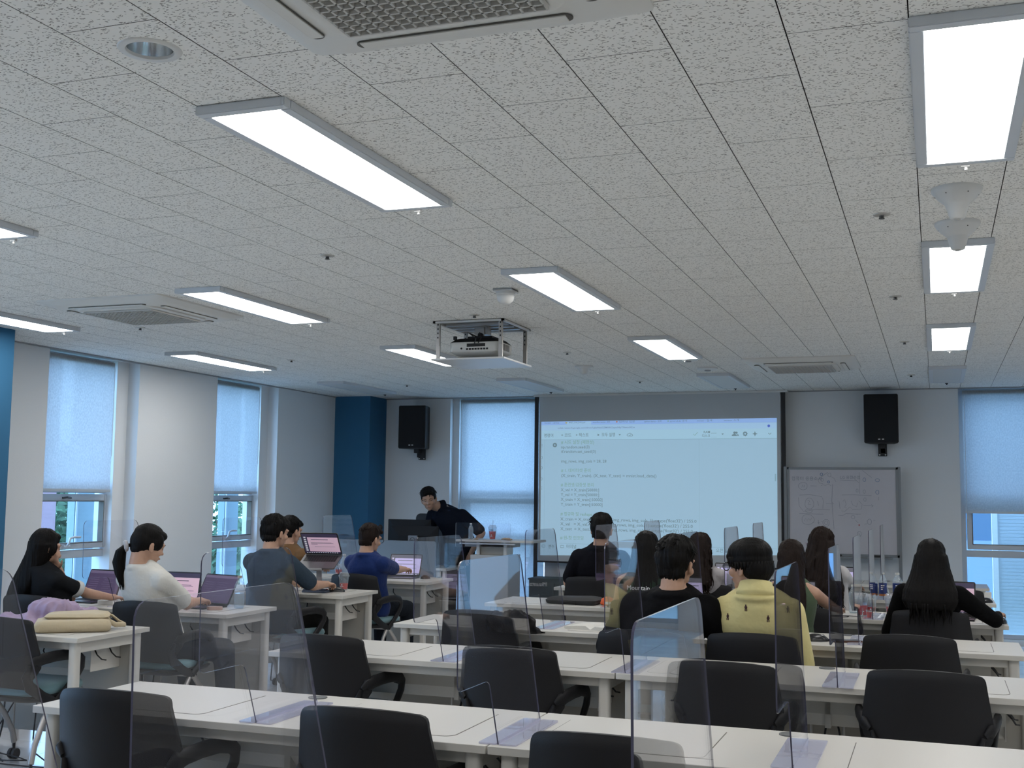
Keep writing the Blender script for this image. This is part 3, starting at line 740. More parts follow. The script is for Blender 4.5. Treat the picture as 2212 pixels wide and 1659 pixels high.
for r, y in ((3, 6.50), (4, 7.93), (5, 9.53)):
    for x, s in ((-2.15, 'left'), (-1.29, 'middle'), (-.40, 'right')):
        divider(x - (.05 if r == 5 and x < -1 else 0), y, 'clear divider on the %s from the camera, %s one of the right block' % ({3: 'third row', 4: 'fourth row', 5: 'fifth row'}[r], s))
divider(-5.14, 6.48, 'clear divider between the two women at the left windows')
divider(-5.09, 7.96, 'clear divider behind the ponytailed woman, before the second window')
divider(-5.11, 9.54, 'clear divider in front of the blue corner column')
# the row just under the frame, whose dividers reach into view
rowd = place_desk(LX + .04, 2.0, 'white desk just below the picture, its dividers reach into view')
place_desk(RX + .04, 2.0, 'white desk just below the picture at right')
divider(-2.10, 2.07, 'clear divider cut by the left edge of the picture, nearest row')
divider(-1.29, 2.02, 'large clear divider at the lower left, in front of the first black chair')
divider(-.43, 2.06, 'large clear divider at the lower middle, reflecting the windows')
# ================================================================ PEOPLE
SKIN = mat('skin', (.50, .30, .21), .5, spec=.35, var=.05, vscale=30)
LIP = mat('lips', (.42, .17, .14), .5); EYEW = mat('eye_white', (.30, .24, .20), .5); PUP = mat('iris', (.02, .012, .01), .2)
HBLACK = hair_material('black_hair', (.0055, .005, .005)); HBROWN = hair_material('dark_brown_hair', (.014, .009, .0075))
def cloth(name, c, rough=.85): return mat(name, tuple(x * (.6 if max(c) < .05 else 1) for x in c), rough, spec=.08, sheen=0 if max(c) < .08 else .1, bump=.6, bscale=11)
def vox(mb, voxel, smooth=2, fac=.5):
    me = bpy.data.meshes.new('tmp'); me.from_pydata(mb.v, [], mb.f)
    bm = bmesh.new(); bm.from_mesh(me); bmesh.ops.recalc_face_normals(bm, faces=bm.faces); bm.to_mesh(me); bm.free()
    o = bpy.data.objects.new('tmp', me); COL.objects.link(o)
    r = o.modifiers.new('r', 'REMESH'); r.mode = 'VOXEL'; r.voxel_size = voxel; r.adaptivity = 0
    if smooth: q = o.modifiers.new('s', 'SMOOTH'); q.factor = fac; q.iterations = smooth
    dg = bpy.context.evaluated_depsgraph_get(); dg.update()
    out = bpy.data.meshes.new_from_object(o.evaluated_get(dg)); bpy.data.objects.remove(o); bpy.data.meshes.remove(me)
    return out
def finish(me, name, m, parent=None):
    me.name = name; me.materials.clear(); me.materials.append(m)
    for p in me.polygons: p.use_smooth = True
    o = bpy.data.objects.new(name, me); COL.objects.link(o)
    if parent: o.parent = parent
    return o
def sect(c, ax, ay, rx, ry, n=20, sq=1.0):
    out = []
    for k in range(n):
        a = 2 * pi * k / n; ca, sa = cos(a), sin(a)
        if sq != 1: ca = math.copysign(abs(ca) ** sq, ca); sa = math.copysign(abs(sa) ** sq, sa)
        out.append(c + ax * rx * ca + ay * ry * sa)
    return out
def ik(S, Wp, a, b, pole):
    d = Wp - S; L_ = d.length
    if L_ > (a + b) * .995: Wp = S + d * ((a + b) * .995 / L_); d = Wp - S; L_ = d.length
    x = (a * a - b * b + L_ * L_) / (2 * L_); h = math.sqrt(max(a * a - x * x, 1e-6)); n = d.normalized()
    q = (pole - n * pole.dot(n)).normalized()
    return S + n * x + q * h, Wp

def hand_geo(mb, Wp, fwd, up, side, curl=.5, s=1.0):
    """palm, four jointed fingers of unequal length and an opposed thumb; side=+1: thumb towards +lat"""
    fwd = fwd.normalized(); lat = fwd.cross(up).normalized(); up = lat.cross(fwd).normalized()
    M = Matrix((lat, fwd, up)).transposed()
    mb.ell(Wp + fwd * .045 * s, (.039 * s, .052 * s, .0145 * s), M, 14, 8)
    mb.cap(Wp - fwd * .02, Wp + fwd * .03 * s, .024 * s, .026 * s)
    for i, (o, L_) in enumerate(((-.029, .060), (-.010, .075), (.010, .080), (.029, .070))):
        o = o * side if side else o
        p = Wp + fwd * (.080 - .004 * abs(i - 2)) * s + lat * o * s; d = fwd; r = .0082 * s
        for j, f in enumerate((.45, .32, .23)):
            a = curl * (.45 + .35 * j); d = (fwd * cos(a * (j + 1) * .8) - up * sin(a * (j + 1) * .8) + lat * (o * .8)).normalized()
            q = p + d * L_ * f * s; mb.cap(p, q, r, r * .92, 8); p = q; r *= .92
    t0 = Wp + fwd * .022 * s + lat * .028 * side * s; t1 = t0 + (fwd * .7 + lat * .8 * side - up * .25).normalized() * .036 * s
    t2 = t1 + (fwd * 1.0 + lat * .25 * side - up * .3).normalized() * .030 * s
    mb.cap(t0, t1, .012 * s, .0095 * s, 8); mb.cap(t1, t2, .0095 * s, .008 * s, 8)

def head_geo(mb, H, M, s=1.0):
    def E(x, y, z, a, b, c, rot=None): mb.ell(H + M @ Vector((x, y, z)) * s, (a * s, b * s, c * s), M if rot is None else M @ rot, 16, 10)
    E(0, -.010, .030, .074, .093, .082); E(0, .012, -.018, .066, .080, .080); E(0, .030, -.062, .052, .056, .048)
    E(0, .062, -.092, .026, .026, .021); E(0, .070, .014, .050, .026, .030)
    E(0, .090, -.008, .0095, .014, .026); E(0, .100, -.030, .013, .015, .011); E(-.009, .094, -.033, .008, .010, .007); E(.009, .094, -.033, .008, .010, .007)
    E(-.040, .060, -.032, .022, .026, .022); E(.040, .060, -.032, .022, .026, .022)
    E(0, .088, -.060, .021, .010, .005); E(0, .086, -.070, .017, .010, .006)
    E(-.046, .062, .018, .020, .024, .010); E(.046, .062, .018, .020, .024, .010)
    for q in (-1, 1):
        r = Matrix.Rotation(q * .35, 3, 'Z')
        E(q * .076, -.006, -.018, .008, .020, .031, r); E(q * .079, -.008, -.004, .009, .014, .016, r); E(q * .072, .004, -.040, .008, .010, .012, r)

def grooves(me, H, M, amp, freq, amp2=.004, seed=0, zs=3.0):
    inv = M.transposed()
    me.update(); ns = [v.normal.copy() for v in me.vertices]
    for v, nn in zip(me.vertices, ns):
        q = inv @ (v.co - H); a = math.atan2(q.x, q.y + .02)
        g = noise.noise(Vector((a * freq, q.z * zs * 4, seed))) ; g2 = noise.noise(Vector((q.x * 28, q.y * 28, q.z * 14 + seed)))
        v.co += nn * (amp * g + amp2 * g2)
    me.update()

def locks(mb, pts, dirv, L_, r, seed, wave=0.0):
    g = random.Random(seed)
    for p in pts:
        p = Vector(p); l = L_ * g.uniform(.55, 1.1); path = []; rr = []
        ph = g.uniform(0, 6.28); sw = Vector((g.uniform(-.15, .15), g.uniform(-.15, .15), 0))
        for k in range(8):
            t = k / 7; path.append(p + (dirv + sw) * l * t + Vector((cos(ph + t * 7), sin(ph + t * 7), 0)) * wave * t); rr.append(r * (1 - t) ** .7 * g.uniform(.9, 1.1) + .0008)
        mb.tube(path, rr, 6, flat=.6)

def hair_make(kind, parent, H, M, T, s, m, seed, base):
    """kind: short, curly, bowl, long, wavy, pony"""
    mb = MB()
    def E(x, y, z, a, b, c): mb.ell(H + M @ Vector((x, y, z)) * s, (a * s, b * s, c * s), M, 20, 12)
    up = Vector((0, 0, 1))
    if kind in ('short', 'curly', 'lecturer'):
        f = 1.06 if kind == 'curly' else 1.0
        E(0, -.018, .056, .084 * f, (.098 if kind != 'lecturer' else .093) * f, .078 * f); E(0, -.045, .020, .081 * f, .072 * f, .085 * f); E(0, -.060, -.030, .066 * f, .045, .058)
        E(-.052, -.012, .022, .030, .052, .048); E(.052, -.012, .022, .030, .052, .048)
        
        if kind == 'lecturer': E(0, .044, .084, .062, .044, .026); E(.028, .066, .070, .034, .024, .020)
        else: E(0, .050, .078, .060, .044, .030); E(-.03, .074, .062, .03, .022, .022); E(.035, .070, .066, .03, .024, .020)
        me = vox(mb, .0055, 3)
        grooves(me, H, M, .009 if kind == 'curly' else .004, 9 if kind == 'curly' else 16, .010 if kind == 'curly' else .004, seed)
        o = finish(me, 'hair', m, parent); t = MB(); g = random.Random(seed)
        for k in range(150 if kind == 'curly' else 90):   # tufts
            a, b = g.uniform(0, 2 * pi), g.uniform(.1, 1.35); d = Vector((cos(a) * cos(b), sin(a) * cos(b), sin(b)))
            p = H + M @ (Vector((d.x * .080 * f, d.y * .092 * f - .02, d.z * .076 * f + .046))) * s
            if (M.transposed() @ (p - H)).y > .06 and (M.transposed() @ (p - H)).z < .05: continue
            tang = (M @ Vector((g.uniform(-1, 1), g.uniform(-.6, .8), -.2 - .5 * cos(b)))).normalized(); nn = (p - H).normalized()
            t.tube([p - tang * .012, p + tang * .006 + nn * .006, p + tang * .022 + nn * .008, p + tang * .034 + nn * .003], [.006, .0062, .004, .0006], 6, flat=.5)
        for k in range(26):     # fringe of the nape and temples
            a = -pi * .92 + pi * .84 * k / 25; p = H + M @ Vector((cos(a) * .066, sin(a) * .072 - .026, -.058)) * s
            t.tube([p + up * .03, p, p - up * g.uniform(.008, .02)], [.007, .006, .0008], 6)
        t.obj('tuft', m, o, smooth=True)['kind'] = 'stuff'
        return o
    if kind == 'bowl':
        E(0, -.006, .052, .096, .106, .074); E(0, -.006, .024, .097, .106, .060); E(0, -.045, -.010, .086, .070, .070); E(0, .058, .040, .074, .046, .034); E(0, -.058, -.045, .062, .040, .040)
        me = vox(mb, .0055, 3); grooves(me, H, M, .0025, 20, .0015, seed); o = finish(me, 'hair', m, parent)
        t = MB(); g = random.Random(seed)
        for k in range(40):
            a = 2 * pi * k / 40; p = H + M @ Vector((cos(a) * .090, sin(a) * .100 - .006, .012 if sin(a) > .2 else -.012)) * s
            t.tube([p + up * .03, p + up * .004, p - up * g.uniform(.010, .022)], [.010, .008, .001], 6)
        t.obj('tuft', m, o, smooth=True)['kind'] = 'stuff'
        return o
    if kind == 'pony':
        E(0, -.014, .048, .081, .096, .078); E(0, -.048, .012, .078, .068, .080); E(-.050, -.005, .010, .032, .060, .052); E(.050, -.005, .010, .032, .060, .052); E(0, .055, .070, .058, .038, .030)
        E(-.06, .035, .02, .02, .03, .05); E(.06, .035, .02, .02, .03, .05); E(0, -.065, -.035, .055, .035, .045)
        me = vox(mb, .0055, 3); grooves(me, H, M, .003, 18, .0015, seed); o = finish(me, 'hair', m, parent)
        k0 = H + M @ Vector((-.045, -.115, -.045)) * s; t = MB()
        for j in range(13):
            a = j * 2.4; of = Vector((cos(a), sin(a), 0)) * .012
            t.tube([k0 + of * .4 + Vector((.03, .03, .005)), k0 + of * .6, k0 + of * 1.5 + Vector((-.030, -.005, -.035)), k0 + of * 2 + Vector((-.045, 0, -.10)), k0 + of * 1.5 + Vector((-.035, .0, -.17)), k0 + of * .9 + Vector((-.015, .0, -.225 - .02 * (j % 3)))], [.012, .010, .015, .016, .012, .001], 7)
        t.obj('ponytail', m, o, smooth=True)
        sc = MB(); 
        for j in range(16):
            a = 2 * pi * j / 16; ax = Vector((-.6, -.6, -.15)).normalized(); u = ax.orthogonal().normalized(); w = ax.cross(u)
            c = k0 + (u * cos(a) + w * sin(a)) * .020; sc.ell(c, (.0145 + .003 * (j % 2), .013, .014 + .004 * (j % 3 == 0)), None, 8, 6)
        finish(vox(sc, .004, 1), 'scrunchie', cloth('scrunchie_satin', (.45, .44, .46), .4), o)
        return o
    # long styles: cap plus a curtain falling in the torso frame T
    wv = kind == 'wavy'
    E(0, -.014, .050, .084, .097, .078); E(0, -.040, .012, .086, .078, .088); E(-.056, .0, .0, .034, .058, .070); E(.056, .0, .0, .034, .058, .070); E(0, .048, .074, .056, .040, .032)
    rows = base['curtain']
    X, Y = T.col[0].to_3d(), T.col[1].to_3d()
    rings = [sect(H + X * a + Y * b + up * c, X, Y, rx, ry, 28) for a, b, c, rx, ry in rows]
    mb.rings(rings); me = vox(mb, .007, 3); grooves(me, H, M, .011 if wv else .006, 13 if wv else 15, .006 if wv else .002, seed, 1.2 if wv else .5)
    o = finish(me, 'hair', m, parent); t = MB(); g = random.Random(seed)
    a, b, c, rx, ry = rows[-1]
    pts = []
    for k in range(46):
        an = 2 * pi * k / 46; f = g.uniform(.55, .98); pts.append(H + X * (a + rx * cos(an) * f) + Y * (b + ry * sin(an) * f) + up * (c + .035))
    locks(t, pts, Vector((0, 0, -1)), base.get('tip', .09) * 1.35, .013, seed, .014 if wv else .003)
    pts = []
    if wv:
        for k in range(40):
            i = g.randrange(1, len(rows)); a, b, c, rx, ry = rows[i]; an = g.uniform(0, 2 * pi); pts.append(H + X * (a + rx * cos(an)) + Y * (b + ry * sin(an)) + up * (c + .05))
        locks(t, pts, Vector((0, 0, -1)), .17, .009, seed + 1, .018)
    t.obj('hair_lock', m, o, smooth=True)['kind'] = 'stuff'
    return o

def person(label, base, face, head, hyaw=0, hpitch=0, hroll=0, fem=False, s=1.0, sz=.45, handL=None, handR=None, curlL=.5, curlR=.5, poleL=None, poleR=None,
           shirt=None, sleeve=.62, loose=1.0, trousers=(.02, .025, .035), hair='short', hm=None, hairbase=None, shoes=(.03, .03, .03), stand=False, sitdir=None, collar=None, cuff=None,
           glasses=False, feet=None, hipy=0, seed=1, shw=None, skin=None, chest=1.0, upL=False, nkoff=(0, 0, 0)):
    sk = skin or SKIN
    B = Vector((base[0], base[1], 0)); fa = R(face); T = Matrix.Rotation(fa, 3, 'Z'); X, Y, up = T.col[0].to_3d(), T.col[1].to_3d(), Vector((0, 0, 1))
    H = Vector(head) - B
    M = Matrix.Rotation(R(hyaw), 3, 'Z') @ Matrix.Rotation(R(-hpitch), 3, 'X') @ Matrix.Rotation(R(hroll), 3, 'Y')
    hs = s * (.95 if fem else 1.0)
    P = Vector((0, 0, .93 * s if stand else sz + .10))
    nk = H + M @ Vector((0, -.028, -.085)) * hs; N = nk + Vector((0, 0, -.045 * s)) - Y * .012 + Vector(nkoff)
    sh = shw or (.145 if fem else .172) * s
    rw = .92 if fem else 1.04; rw *= chest
    body = MB(); sm = MB()
    # spine as a quadratic curve
    d = N - P; C1 = P + Vector((0, 0, d.z * .55)) + Vector((d.x, d.y, 0)) * .25
    def sp(t): return P * (1 - t) ** 2 + C1 * 2 * t * (1 - t) + N * t * t
    tor = [(-.14, .120, .085), (-.08, .160, .110), (.0, .172, .118), (.15, .155, .108), (.35, .140, .100), (.55, .155, .110), (.70, .168, .112), (.80, .160, .102), (.90, .118, .082), (1.0, .066, .062)]
    def torso(mb, infl, top):
        rg = []
        for t, a, b in tor:
            if t > top: break
            c = sp(t) if t >= 0 else P + up * t * .8
            tg = (sp(min(1, t + .05)) - sp(max(0, t - .05))).normalized() if t > .02 else up
            yy = tg.cross(X).normalized() if tg.cross(X).dot(Y) < 0 else (tg.cross(X) * -1).normalized(); yy = -yy if yy.dot(Y) < 0 else yy
            rg.append(sect(c, X, yy, a * rw * s + infl, b * rw * s + infl, 24, .85))
        mb.rings(rg)
    torso(body, 0, 1.0)
    body.cap(N, nk + up * .02, .056 * s * (.9 if fem else 1.04), .054 * s * (.9 if fem else 1.02)); head_geo(body, H, M, hs)
    ctr = sp(.80)
    hands = {}
    if not fem or True: torso(sm, .014 * loose, 1.0); sm.ell(sp(.90), (.115 * rw * s, (.080 if fem else .092) * s, .062), T, 18, 10); sm.ell(N - up * .016, ((.074 if fem else .090) * rw * s, (.068 if fem else .086) * s, .031), T, 18, 10)
    for sd, tgt, curl, pole in ((-1, handL, curlL, poleL), (1, handR, curlR, poleR)):
        S = ctr + X * sd * sh + up * -.005
        if tgt is None: tgt = B + P + X * sd * .10 + Y * .30 + up * .06
        Wt = Vector(tgt) - B
        fw0 = (Wt - S); fw0.z *= .15
        fd = (Y * 1.0 + fw0.normalized() * .6); fd.z = 0; fd.normalize()
        wr = Wt - fd * .05
        po = Vector(pole) if pole else (X * sd * .32 - up * 1.0 - Y * .25)
        E, wr = ik(S, wr, .285 * s, .245 * s, po)
        q = 1.0 if not fem else .86
        body.cap(S, E, .050 * s * q, .040 * s * q); body.cap(E, wr, .041 * s * q, .026 * s * q); body.cap(N - up * .01, S, .046 * s * q, .050 * s * q)
        fd2 = ((wr - E).normalized() * .6 + fd * .8).normalized() if (stand is False and not (upL and sd < 0)) else (wr - E).normalized()
        hand_geo(body, wr, fd2, up if abs(fd2.z) < .85 else -Y, -sd, curl, .98 * s * (.9 if fem else 1))
        # sleeve
        if sleeve > 0:
            f = min(sleeve, 1.0); e = S.lerp(E, f)
            sm.cap(S, e, (.060 * q + .004) * s * loose, (.055 * q + .004) * s * loose if sleeve <= 1 else .050 * s * q)
            if sleeve > 1: sm.cap(E, E.lerp(wr, sleeve - 1), .050 * s * q, .034 * s * q)
            sm.cap(N - up * .030, S, .061 * s * q, .060 * s * q)
        else: sm.cap(N - up * .02, ctr + X * sd * sh * .78, .052 * s * q, .050 * s * q)
        hands[sd] = (S, E, wr, e if sleeve > 0 else S)
    # legs
    D = Matrix.Rotation(R(sitdir), 3, 'Z') if sitdir is not None else T
    LXv, LYv = D.col[0].to_3d(), D.col[1].to_3d(); pants = MB(); shoe = []
    pants.ell(P - up * .03 - (Y * .01), (.178 * rw * s, .125 * rw * s, .115 * s), T, 18, 10)
    for i, sd in enumerate((-1, 1)):
        hp = P + LXv * sd * .088 * s - up * .02
        if stand: kn = P + X * sd * .10 - up * .44 * s + Y * .02; an = P + X * sd * .11 - up * .85 * s
        else:
            kn = hp + LYv * .41 * s + LXv * sd * .05; kn.z = sz + .055; an = kn + LYv * .02; an.z = .085
            if feet: kn = Vector(feet[i][0]) - B; an = Vector(feet[i][1]) - B
        fdv = LYv if not feet or len(feet[i]) < 3 else Vector(feet[i][2]).normalized()
        body.cap(hp, kn, .078 * s * rw, .052 * s); body.cap(kn, an, .050 * s, .034 * s); body.cap(an + up * -.03, an - up * .045 + fdv * .13, .036, .026)
        pants.cap(hp, kn, .090 * s * rw, .068 * s); pants.cap(kn, kn.lerp(an, .93), .066 * s, .052 * s)
        sh_ = MB(); f0 = an - up * .045
        Ms = Matrix((fdv.cross(up), fdv, up)).transposed()
        sh_.ell(f0 + fdv * .055 + up * .0, (.048, .135, .038), Ms, 16, 10); sh_.ell(f0 - fdv * .02 + up * .025, (.042, .055, .045), Ms, 14, 8)
        sh_.rings([[f0 + Ms @ Vector((a, b, z)) for a, b in rrect(-.046, .046, -.085, .19, .044, 5)] for z in (-.040, -.018)]); shoe.append(sh_)
    vx = .0062
    o = finish(vox(body, vx, 2), 'person', sk); o.location = B
    tag(o, label, 'person', 'people in the classroom')
    c = shirt if shirt else cloth('grey_cloth', (.2, .2, .2))
    sob = finish(vox(sm, .0095, 3), 'shirt', c, o)
    finish(vox(pants, .011, 3), 'trousers', cloth('trousers_%02d' % seed, trousers), o)
    ms = mat('shoe_%02d' % seed, shoes, .6)
    for q in shoe: finish(vox(q, .008, 1), 'shoe', ms, o)
    if cuff:
        for sd in (-1, 1):
            S, E, wr, e = hands[sd]; dv = (E - S).normalized(); m_ = MB(); a = dv.orthogonal().normalized(); b = a.cross(dv)
            rr = (.056 * (.86 if fem else 1) + .006) * s
            m_.rings([[e + dv * t + (a * cos(2 * pi * k / 24) + b * sin(2 * pi * k / 24)) * q for k in range(24)] for t, q in ((-.008, rr - .004), (.0, rr + .003), (.028, rr + .003), (.034, rr - .006), (.02, rr - .016))])
            m_.obj('sleeve_band', cuff, sob, smooth=True)
    if collar:
        m_ = MB(); rg = []
        ax = (nk - N).normalized(); a = (X - ax * X.dot(ax)).normalized(); b = ax.cross(a)
        b = b if b.dot(Y) > 0 else -b
        for t, r0 in ((.000, .080), (.040, .0655), (.052, .066), (.050, .071), (.022, .080), (.004, .088), (-.006, .088), (-.020, .070)):
            rg.append([N + ax * (t * s + .004) + (a * cos(u) * r0 + b * sin(u) * (r0 * .98)) * s for u in [2 * pi * k / 32 for k in range(32)]])
        m_.rings(rg, False); m_.obj('collar', collar, sob, smooth=True)
    hair_make(hair, o, H, M, T, hs, hm or HBLACK, seed, hairbase or {})
    # eyes, brows, mouth
    for q in (-1, 1):
        MB().ell(H + M @ Vector((q * .031, .0775, -.002)) * hs, (.0125 * hs, .0070 * hs, .0040 * hs), M, 12, 8).obj('eye', EYEW, o, smooth=True)
        MB().ell(H + M @ Vector((q * .031, .0822, -.002)) * hs, (.0052 * hs, .0035 * hs, .0052 * hs), M, 10, 6).obj('iris', PUP, o.children[-1] if False else o, smooth=True)
        MB().tube([H + M @ Vector((q * a, y, z)) * hs for a, y, z in ((.014, .096, .017), (.030, .092, .023), (.048, .080, .019))], [.003, .0036, .0015], 6, flat=.7).obj('eyebrow', hm or HBLACK, o)
    MB().tube([H + M @ Vector(p) * hs for p in ((-.021, .0905, -.065), (-.008, .0965, -.0635), (0, .0975, -.0645), (.008, .0965, -.0635), (.021, .0905, -.065))], [.001, .0032, .0034, .0032, .001], 6).obj('mouth', LIP, o, smooth=True)
    if glasses:
        gl = thing_part('glasses', o); fr = MB()
        for q in (-1, 1):
            pts = [H + M @ Vector((q * .034 + .024 * cos(a), .106, -.004 + .019 * sin(a))) * hs for a in [2 * pi * k / 20 for k in range(21)]]
            fr.tube(pts, .0022, 6); fr.tube([H + M @ Vector(p) * hs for p in ((q * .058, .105, .004), (q * .079, .085, .004), (q * .083, .0, .0), (q * .080, -.012, -.010))], .0024, 6)
        fr.tube([H + M @ Vector(p) * hs for p in ((-.011, .107, .002), (0, .110, .005), (.011, .107, .002))], .002, 6)
        fr.obj('frame', BLACKG, gl)
        for q in (-1, 1):
            m_ = MB().prism([(q * .034 + .0235 * cos(2 * pi * k / 20), -.004 + .0185 * sin(2 * pi * k / 20)) for k in range(20)], 'y', .1055, .1065)
            m_.v = [tuple(H + M @ Vector(v) * hs) for v in m_.v]; m_.obj('lens', GLASS, gl)
    return o, H, M, sob, sp, X, Y, hands
def thing_part(name, parent):
    o = bpy.data.objects.new(name, None); COL.objects.link(o); o.parent = parent; return o

LONG = [(0, -.02, .02, .090, .090), (0, -.035, -.06, .096, .086), (0, -.065, -.13, .106, .074), (0, -.10, -.20, .122, .060), (0, -.125, -.28, .128, .050), (0, -.135, -.34, .115, .040)]
SEATS = {}
P1 = person('woman with very long straight black hair resting chin on hand, dark ringer tee', (-5.42, 6.27), -18, (-5.43, 6.13, 1.122), hyaw=-26, hpitch=8, fem=True, s=.98, handL=(-5.335, 6.225, .985), handR=(-5.25, 6.66, .765), curlL=1.3, upL=True, curlR=.35,
            poleL=(-.5, .5, -1), poleR=(.5, -.1, -1), shirt=cloth('charcoal_tee', (.022, .024, .028)), cuff=mat('white_rib', (.6, .6, .58), .8), sleeve=.62, hair='long', hm=HBLACK, seed=1,
            hairbase={'curtain': [(0, -.02, .02, .086, .090), (-.02, -.03, -.05, .092, .085), (-.05, -.05, -.12, .098, .075), (-.085, -.08, -.20, .105, .055), (-.12, -.10, -.28, .110, .045), (-.15, -.11, -.36, .105, .038), (-.17, -.11, -.42, .09, .032)], 'tip': .08})
P2 = person('woman in a white tee with a low ponytail and pale scrunchie, typing on a laptop', (-4.53, 6.14), -12, (-4.52, 5.98, 1.165), hyaw=-30, hpitch=18, fem=True, s=1.05, handL=(-4.63, 6.56, .79), handR=(-4.47, 6.50, .79), curlL=.5, curlR=.5,
            poleR=(.75, -.5, -1), shirt=cloth('white_tee', (.62, .61, .57)), sleeve=.78, loose=1.18, hair='pony', hm=HBLACK, seed=2, trousers=(.018, .022, .035), shoes=(.10, .075, .055),
            feet=(((-4.62, 6.52, .50), (-4.50, 6.45, .085)), ((-4.25, 6.42, .50), (-4.12, 6.28, .085), (.9, .35, 0))), sitdir=-25)
P3 = person('short haired man in a faded dark blue tee, seen from behind at the laptop stand', (-4.72, 7.72), -8, (-4.655, 7.66, 1.195), hyaw=-20, hpitch=6, s=1.0, handL=(-4.80, 8.20, .78), handR=(-4.44, 8.12, .79), curlR=.9,
            poleR=(.8, -.5, -1), shirt=cloth('faded_navy_tee', (.036, .054, .076)), sleeve=.80, loose=1.12, hair='curly', seed=3, trousers=(.02, .02, .02), sitdir=-12)
P4 = person('person in a brown long sleeved top, half hidden behind the man in dark blue', (-5.34, 9.02), -10, (-5.30, 8.98, 1.165), hyaw=-18, hpitch=10, s=.98, handL=(-5.5, 9.6, .78), handR=(-5.27, 9.68, .765),
            poleR=(.8, -.4, -1), shirt=cloth('brown_sweatshirt', (.17, .095, .045)), sleeve=1.85, loose=1.15, hair='short', seed=4)
P5 = person('student in a royal navy tee and glasses, right arm reaching to a mouse', (-4.52, 8.98), -14, (-4.50, 8.92, 1.115), hyaw=-18, hpitch=10, s=.98, handL=(-4.86, 9.56, .78), handR=(-4.43, 9.86, .775), curlR=.6,
            poleR=(.6, -.2, -.8), shirt=cloth('royal_navy_tee', (.012, .028, .115)), sleeve=.75, loose=1.1, hair='short', hm=HBROWN, seed=5, glasses=True, sitdir=-4)
P6 = person('lecturer in a dark navy polo shirt leaning over his monitor', (-4.96, 12.02), 170, (-5.215, 11.72, 1.445), hyaw=200, hpitch=14, hroll=8, s=1.02, stand=True, handL=(-4.74, 11.78, .87), handR=(-5.36, 11.74, .80), poleL=(1, .5, .1), poleR=(-.3, .4, -.8), nkoff=(.10, .10, .025), shw=.19, skin=mat('dimmed_skin', (.36, .215, .15), .5),  # lecturer's skin colour darkened because his face came out too brightly lit
            shirt=cloth('lecturer_navy_polo', (.010, .014, .026)), collar=cloth('lecturer_navy_polo', (.010, .014, .026)), sleeve=.85, loose=1.12, hair='lecturer', seed=6, trousers=(.012, .012, .014))
P7 = person('man in a black tee seen from behind before the projected image', (-2.70, 9.62), 0, (-2.60, 9.36, 1.22), hyaw=2, hpitch=2, s=1.06, handL=(-2.98, 9.86, .78), handR=(-2.42, 9.92, .78), poleL=(-.5, -.3, -1), shirt=cloth('black_tee', (.012, .012, .018)), sleeve=.78, loose=1.12,
            hair='short', seed=7, shw=.178)
P8 = person('woman with straight black hair and white lettering on her dark top', (-1.82, 7.52), 0, (-1.80, 7.58, 1.145), hyaw=4, hpitch=6, fem=True, s=1.0, handL=(-2.05, 8.0, .78), handR=(-1.6, 8.0, .78), shirt=cloth('green_black_top', (.030, .045, .035)), sleeve=0, hair='long', seed=8,
            hairbase={'curtain': LONG, 'tip': .05})
P9 = person('woman with wavy brown hair and a grey striped blouse, behind a divider', (-1.68, 9.18), -8, (-1.73, 9.08, 1.10), hyaw=-12, hpitch=8, fem=True, s=1.0, handL=(-1.9, 9.7, .78), handR=(-1.5, 9.7, .78), shirt=cloth('grey_blouse', (.38, .36, .37)), sleeve=1.7, hair='wavy', hm=HBROWN, seed=9,
            hairbase={'curtain': LONG[:5], 'tip': .10})
P10 = person('man with curly black hair in a black tee, back to the camera', (-1.36, 6.10), -6, (-1.262, 5.97, 1.148), hyaw=-14, hpitch=6, s=1.08, handL=(-1.55, 6.40, .77), handR=(-1.06, 6.40, .78), poleL=(-.8, -.3, -.9), poleR=(.6, -.2, -.9), shirt=cloth('black_tee_b', (.010, .010, .012)), sleeve=1.0, loose=1.2,
             hair='curly', seed=10, shw=.192, chest=1.12)
P11 = person('man with a bowl haircut and glasses in a pale yellow polo', (-.85, 6.18), 4, (-.89, 5.97, 1.152), hyaw=62, hpitch=4, s=1.10, handL=(-.98, 6.40, .64), handR=(-.68, 6.38, .62), poleR=(.22, -.35, -.9), poleL=(-.5, -.3, -1), shirt=cloth('yellow_polo', (.66, .58, .28)),
             collar=cloth('yellow_polo', (.66, .58, .28)), sleeve=.86, loose=1.05, hair='bowl', seed=11, shw=.158, glasses=True, chest=1.08)
P12 = person('woman in a sage green sleeveless top, right arm bare', (-.86, 7.50), -6, (-.845, 7.40, 1.12), hyaw=-8, hpitch=8, fem=True, s=.98, handL=(-1.05, 7.95, .78), handR=(-.60, 7.95, .775), poleR=(.8, -.5, -1), shirt=cloth('sage_top', (.085, .12, .075)), sleeve=0, hair='long', hm=HBROWN, seed=12,
             hairbase={'curtain': [(a, b, c, rx * .86, ry) for a, b, c, rx, ry in LONG], 'tip': .1})
P13 = person('woman with long wavy dark hair in a white blouse near the whiteboard', (-.74, 9.02), -16, (-.80, 8.92, 1.16), hyaw=-30, hpitch=14, hroll=6, fem=True, s=1.02, handL=(-.9, 9.7, .78), handR=(-.55, 9.6, .78), shirt=cloth('white_blouse', (.50, .49, .50)), sleeve=1.6, loose=1.15, hair='wavy', hm=HBROWN, seed=13,
             hairbase={'curtain': [(.0, -.02, .02, .092, .092), (.01, -.04, -.06, .115, .090), (.02, -.075, -.14, .140, .085), (.03, -.11, -.22, .155, .070), (.06, -.14, -.30, .155, .060), (.09, -.15, -.38, .12, .045)], 'tip': .14})
